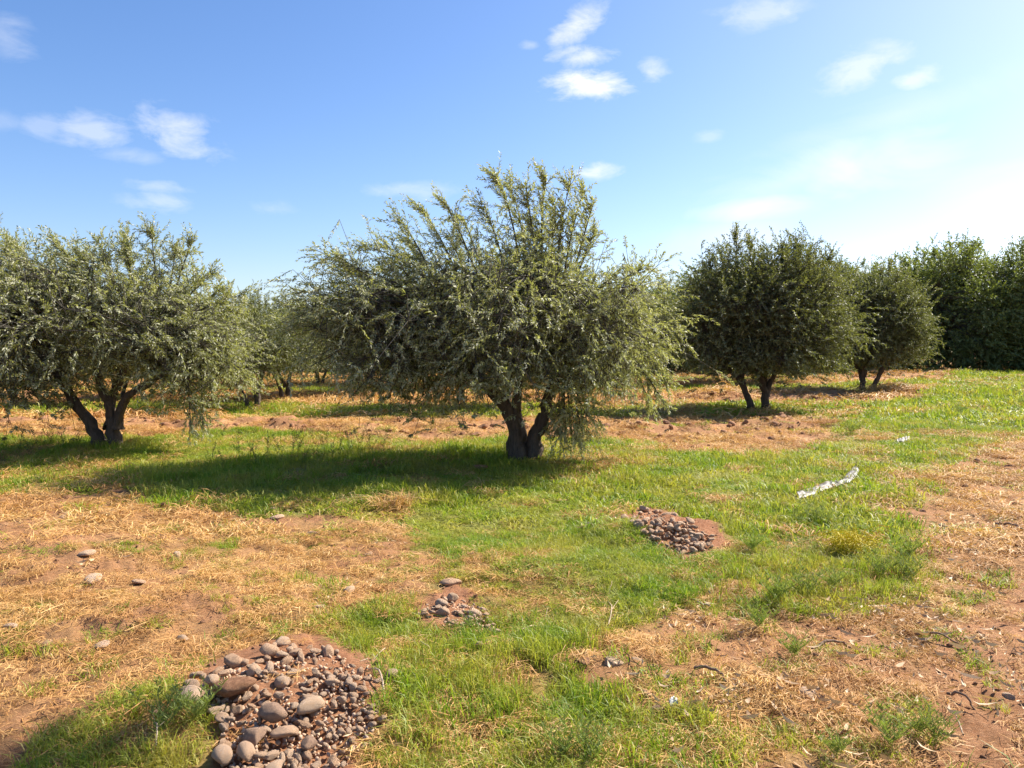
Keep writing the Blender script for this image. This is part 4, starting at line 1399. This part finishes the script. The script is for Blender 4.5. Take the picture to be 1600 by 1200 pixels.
# ------------------------------------------------------------------ weeds, sticks, sheeting, scraps
def weed_mesh(rng, h, nl, m=M_WEED, lean=0.15, branches=3):
    vs, fs, ts = [], [], []

    def strip(p0, p1, w0):
        d = unit(p1 - p0)
        s = unit(np.cross(d, rng.normal(size=3))) * w0
        b = len(vs)
        mid = (p0 + p1) / 2 + rng.normal(size=3) * 0.05 * np.linalg.norm(p1 - p0)
        vs.extend([p0 - s * .3, p0 + s * .3, mid - s, mid + s, p1])
        fs.extend([(b, b + 1, b + 3), (b, b + 3, b + 2), (b + 2, b + 3, b + 4)])
        ts.extend([rng.random()] * 5)
    axes = [(np.zeros(3), np.array([rng.normal() * lean * h, rng.normal() * lean * h, h]))]
    for _ in range(branches):
        t = (0.1 if branches < 8 else 0.0) + (0.5 if branches < 8 else 0.3) * rng.random()
        b0 = axes[0][1] * t
        a = rng.random() * 6.28
        axes.append((b0, b0 + np.array([math.cos(a) * (0.25 if branches < 8 else 0.55) * h, math.sin(a) * (0.25 if branches < 8 else 0.55) * h, h * (0.35 + 0.4 * rng.random())])))
    for p0, p1 in axes:
        q = [p0 + (p1 - p0) * t for t in np.linspace(0, 1, 5)]
        for a_, b_2 in zip(q[:-1], q[1:]):
            strip(a_, b_2, 0.0018)
        for _ in range(nl):
            t = 0.1 + 0.9 * rng.random()
            a = rng.random() * 6.28
            L = (0.025 + 0.035 * rng.random()) * (1.2 - 0.6 * t)
            c = p0 + (p1 - p0) * t
            strip(c, c + np.array([math.cos(a) * L * 0.75, math.sin(a) * L * 0.75, L * 0.7]), 0.0016 + 0.0014 * rng.random())
    return mesh_np('weed', np.array(vs), np.array(fs), m, {'tint': np.array(ts)})


M_WEEDROW = blade_material('tall_weed_leaf', [(0.0, (0.035, 0.06, 0.02)), (1.0, (0.09, 0.13, 0.04))], 2.0, (0.06, 0.08, 0.03), 0.6, 0.25)
WM = [weed_mesh(rng, 0.5, 40, M_WEEDROW, branches=4) for _ in range(5)]
for k, (px, py, s_) in enumerate([(330, 728, 1.0), (352, 735, 0.9), (376, 722, 1.1), (400, 728, 1.0), (418, 720, 1.2), (440, 726, 1.3), (455, 716, 1.5),
                                  (466, 722, 1.4), (490, 722, 1.1), (508, 716, 1.2), (530, 720, 1.2), (548, 716, 1.3), (562, 710, 1.4), (580, 716, 1.2),
                                  (598, 712, 1.2), (30, 712, 1.4), (62, 708, 1.4), (84, 706, 1.5), (100, 704, 1.3), (122, 702, 1.2), (48, 718, 1.1),
                                  (345, 690, 1.0), (390, 720, 0.9), (475, 728, 1.0), (520, 726, 1.0)]):
    o = link('weed', WM[k % 5])
    o.location = at(px, py)
    o.scale = (s_ * 0.7,) * 3
    o.rotation_euler = (0, 0, k * 1.7)
    if px < 200:
        tag(o, 'dark upright weed in the shade left of the left trunk', 'weed', 'weeds left of the left trunk')
    else:
        tag(o, 'dark upright weed at the edge of the middle tree shade', 'weed', 'weeds along the middle tree shade')
WB = [weed_mesh(rng, 0.22, 26, branches=14, lean=0.12) for _ in range(3)]
for k, (px, py, s_, lab) in enumerate([
        (1215, 945, 1.2, 'leafy grey green weed left of the yellow thread weed'), (1185, 985, 1.0, 'low bushy weed at the edge of the dry leaves'),
        (1255, 935, 1.1, 'bushy weed in front of the yellow thread weed'), (1300, 925, 1.0, 'spreading weed right below the yellow thread weed'),
        (1375, 905, 1.1, 'dark weed at the right end of the grassy patch'), (1415, 910, 1.2, 'dark sprawling weed touching the bare path'),
        (1415, 880, 1.3, 'tall thin weed standing at the path corner'), (1290, 825, 1.2, 'dark tuft of weed behind the yellow thread weed'),
        (1265, 820, 1.1, 'dark weed tuft in front of the strip of sheeting'), (1240, 1030, 0.8, 'small sprig weed on the dry leaf ground'),
        (880, 1188, 0.8, 'tall thin weed at the bottom edge of the grass'), (915, 1195, 0.95, 'tall feathery weed sprouting at the bottom middle'),
        (1305, 1185, 0.7, 'little green tuft at the bottom edge on the path'), (1390, 1170, 0.9, 'green weed tuft in dry leaves near the bottom'),
        (1460, 1165, 0.8, 'green weed tuft nearest the bare soil at bottom right'), (1435, 1150, 0.6, 'low green weed between the two path tufts'),
        (735, 985, 0.5, 'tiny green sprig on the flat-stone heap'), (250, 1150, 1.0, 'dark weed in the shade at the bottom left'),
        (310, 1130, 0.9, 'weed at the lit edge beside the near heap'), (1330, 680, 1.6, 'grey dried weed on the grassy bank at right'),
        (1500, 650, 1.7, 'sparse tall weed on the far grassy bank'), (1175, 865, 1.0, 'green weed just right of the slanting stone heap')]):
    o = link('weed', WB[k % 3])
    o.location = at(px, py)
    o.scale = (s_,) * 3
    o.rotation_euler = (0, 0, k * 2.1)
    tag(o, lab, 'weed')

# yellow thread-like weed: tangled thin stalks in a low cushion
q = at(1325, 868)
n = 430
a = rng.random(n) * 6.283
r = 0.24 * np.sqrt(rng.random(n)) * (0.6 + 0.4 * np.sin(3 * a + 0.7) * np.cos(2 * a))
c = np.stack([r * np.cos(a) * 1.25, r * np.sin(a), 0.05 + 0.12 * rng.random(n) ** 1.4], 1)
dv = unit(rng.normal(size=(n, 3)) * np.array([1, 1, 0.9]))
tbs = Tubes()
tbs.straight(c, c + dv * (0.04 + 0.09 * rng.random((n, 1))), 0.0028, 0.0022)
o = link('thread_weed', tbs.mesh('thread_weed', M_DODDER))
o.location = q
tag(o, 'bright yellow thread-like weed matted over the grass at right', 'weed')

# straw tussock
q = at(612, 788)
o = link('straw_tussock', clump(rng, 320, 0.20, 0.08, 0.2, 0.008, 1.5, M_STRAW, 'straw_tussock', 0.9))
o.location = q
tag(o, 'pale tussock of dry grass at the front edge of the tree shade', 'grass tussock')


def stick(name, pxs, lab, r, m, lift=0.02, side=None):
    pts = [at(*q_) for q_ in pxs]
    c = pts[0].copy()
    pts = [q_ - c + Vector((0, 0, lift + 0.03 * math.sin(2.2 * i_))) for i_, q_ in enumerate(pts)]
    t = Tubes()
    P = smooth_path([tuple(q_) for q_ in pts], 4 * len(pts))
    P[1:-1] += rng.normal(size=(len(P) - 2, 3)) * r * 0.35
    t.add(P, np.linspace(r, r * 0.45, len(P)), 6)
    if side:
        P = smooth_path([tuple(at(*q_) - c + Vector((0, 0, lift + 0.01))) for q_ in side], 8)
        t.add(P, np.linspace(r * 0.8, r * 0.35, len(P)), 6)
    o_ = link(name, t.mesh(name, m))
    o_.location = c
    tag(o_, lab, 'stick')


stick('stick', [(600, 1092), (592, 1068), (574, 1046), (602, 1028)], 'forked pale twig standing over the right end of the near heap', 0.0045, M_STICK, 0.04, [(574, 1046), (562, 1050)])
stick('stick', [(800, 996), (830, 990), (848, 975), (857, 955)], 'long curved pale twig in the grass right of the flat-stone heap', 0.0045, M_STICK)
stick('stick', [(950, 988), (956, 965), (950, 940), (956, 920)], 'thin upright white twig in the central grass', 0.004, M_STICK, 0.04, [(956, 965), (966, 950)])
stick('stick', [(640, 1005), (665, 1020), (690, 1028)], 'short dead twig below the flat-stone heap', 0.006, M_STICK)
stick('stick', [(1270, 1020), (1300, 1012), (1330, 1010)], 'short brown stick on the dry leaves in front of the weeds', 0.011, M_BROWNSTICK)
stick('stick', [(1430, 995), (1470, 1003), (1510, 1012)], 'thin grey stick lying across the bare path', 0.008, M_BROWNSTICK)
stick('stick', [(1480, 1090), (1505, 1100), (1525, 1108)], 'brown stick on the bare soil left of the edge stone', 0.008, M_BROWNSTICK)
stick('stick', [(1085, 1050), (1120, 1062), (1142, 1072)], 'dark curved stick among dry leaves in the lower middle', 0.010, M_BROWNSTICK)
stick('stick', [(1555, 822), (1580, 826), (1605, 830)], 'dark stick at the right edge beside the straw bank', 0.014, M_BROWNSTICK)
stick('stick', [(245, 1190), (246, 1165), (242, 1140), (236, 1128)], 'dry forked stalk in the shade at the bottom left', 0.0028, M_STICK, 0.06, [(246, 1165), (262, 1150)])
stick('stick', [(1505, 1155), (1492, 1130)], 'short white split stem at bottom right', 0.004, M_STICK)
stick('stick', [(1090, 945), (1110, 958)], 'short pale straw-coloured stick left of the bushy weeds', 0.009, M_STICK)


def sheet(name, rows, mats, lab, cat, amp, seedn):
    """a crumpled strip: rows of (left pixel, right pixel) along its length"""
    rg = np.random.default_rng(seedn)
    c = at(*rows[0][0])
    nw, nsub = 7, 6
    L_ = smooth_path([tuple(at(*a_)) for a_, b_ in rows], nsub * len(rows))
    R_ = smooth_path([tuple(at(*b_)) for a_, b_ in rows], nsub * len(rows))
    nl_ = len(L_)
    V = np.zeros((nl_, nw, 3))
    for k in range(nw):
        t = k / (nw - 1)
        V[:, k] = L_ * (1 - t) + R_ * t
        V[:, k] += (L_ + R_ - 2 * V[:, k]) * 0.18
        V[:, k, 2] += amp * (0.4 + 1.3 * rg.random(nl_)) * math.sin(math.pi * (0.15 + 0.7 * t)) + 0.04
    V = V - np.array(c)
    top = V.reshape(-1, 3)
    bot = top - np.array([0, 0, 0.004])
    f = []
    N_ = len(top)
    for a_ in range(nl_ - 1):
        for b_ in range(nw - 1):
            q0 = a_ * nw + b_
            f.append((q0, q0 + 1, q0 + nw + 1, q0 + nw))
            f.append((N_ + q0, N_ + q0 + nw, N_ + q0 + nw + 1, N_ + q0 + 1))
    o_ = link(name, mesh_np(name, np.vstack([top, bot]), np.array(f), mats, smooth=False))
    o_.location = c
    tag(o_, lab, cat)
    return o_


sheet('plastic_sheet', [((1243, 775), (1250, 790)), ((1272, 766), (1282, 779)), ((1292, 757), (1302, 771)), ((1312, 757), (1316, 766)), ((1322, 744), (1334, 760)), ((1333, 733), (1345, 744))],
      M_SHEET, 'crumpled strip of dirty whitish sheeting lying in the grass', 'plastic sheet', 0.035, 3)
sheet('plastic_scrap', [((1401, 692), (1402, 697)), ((1412, 688), (1412, 696)), ((1421, 688), (1421, 693))], M_SHEET, 'small grey plastic scrap on the far grassy bank', 'scrap', 0.04, 4)
sheet('paper_scrap', [((1044, 1112), (1048, 1120)), ((1051, 1106), (1054, 1117)), ((1057, 1112), (1060, 1120))], M_PAPER, 'torn scrap of white paper beside the rounded stone', 'paper', 0.02, 5)

# a few single leaves that stand out on the path
leaf_m = []
for _ in range(4):
    leaf_m.append(leaf_litter(rng, 1, 0.001, M_LITTER, 'dry_leaf'))
for k in range(60):
    px, py = rs_.uniform(1180, 1600), rs_.uniform(940, 1195)
    o = link('dry_leaf', leaf_m[k % 4])
    o.location = at(px, py) + Vector((0, 0, 0.015))
    o.scale = (1.5, 1.5, 1.5)
    o.rotation_euler = (rs_.uniform(-.2, .2), rs_.uniform(-.2, .2), rs_.uniform(0, 6.28))
    tag(o, 'pale dry curled leaf lying on the dirt path at lower right', 'leaf', 'pale dry leaves on the path')
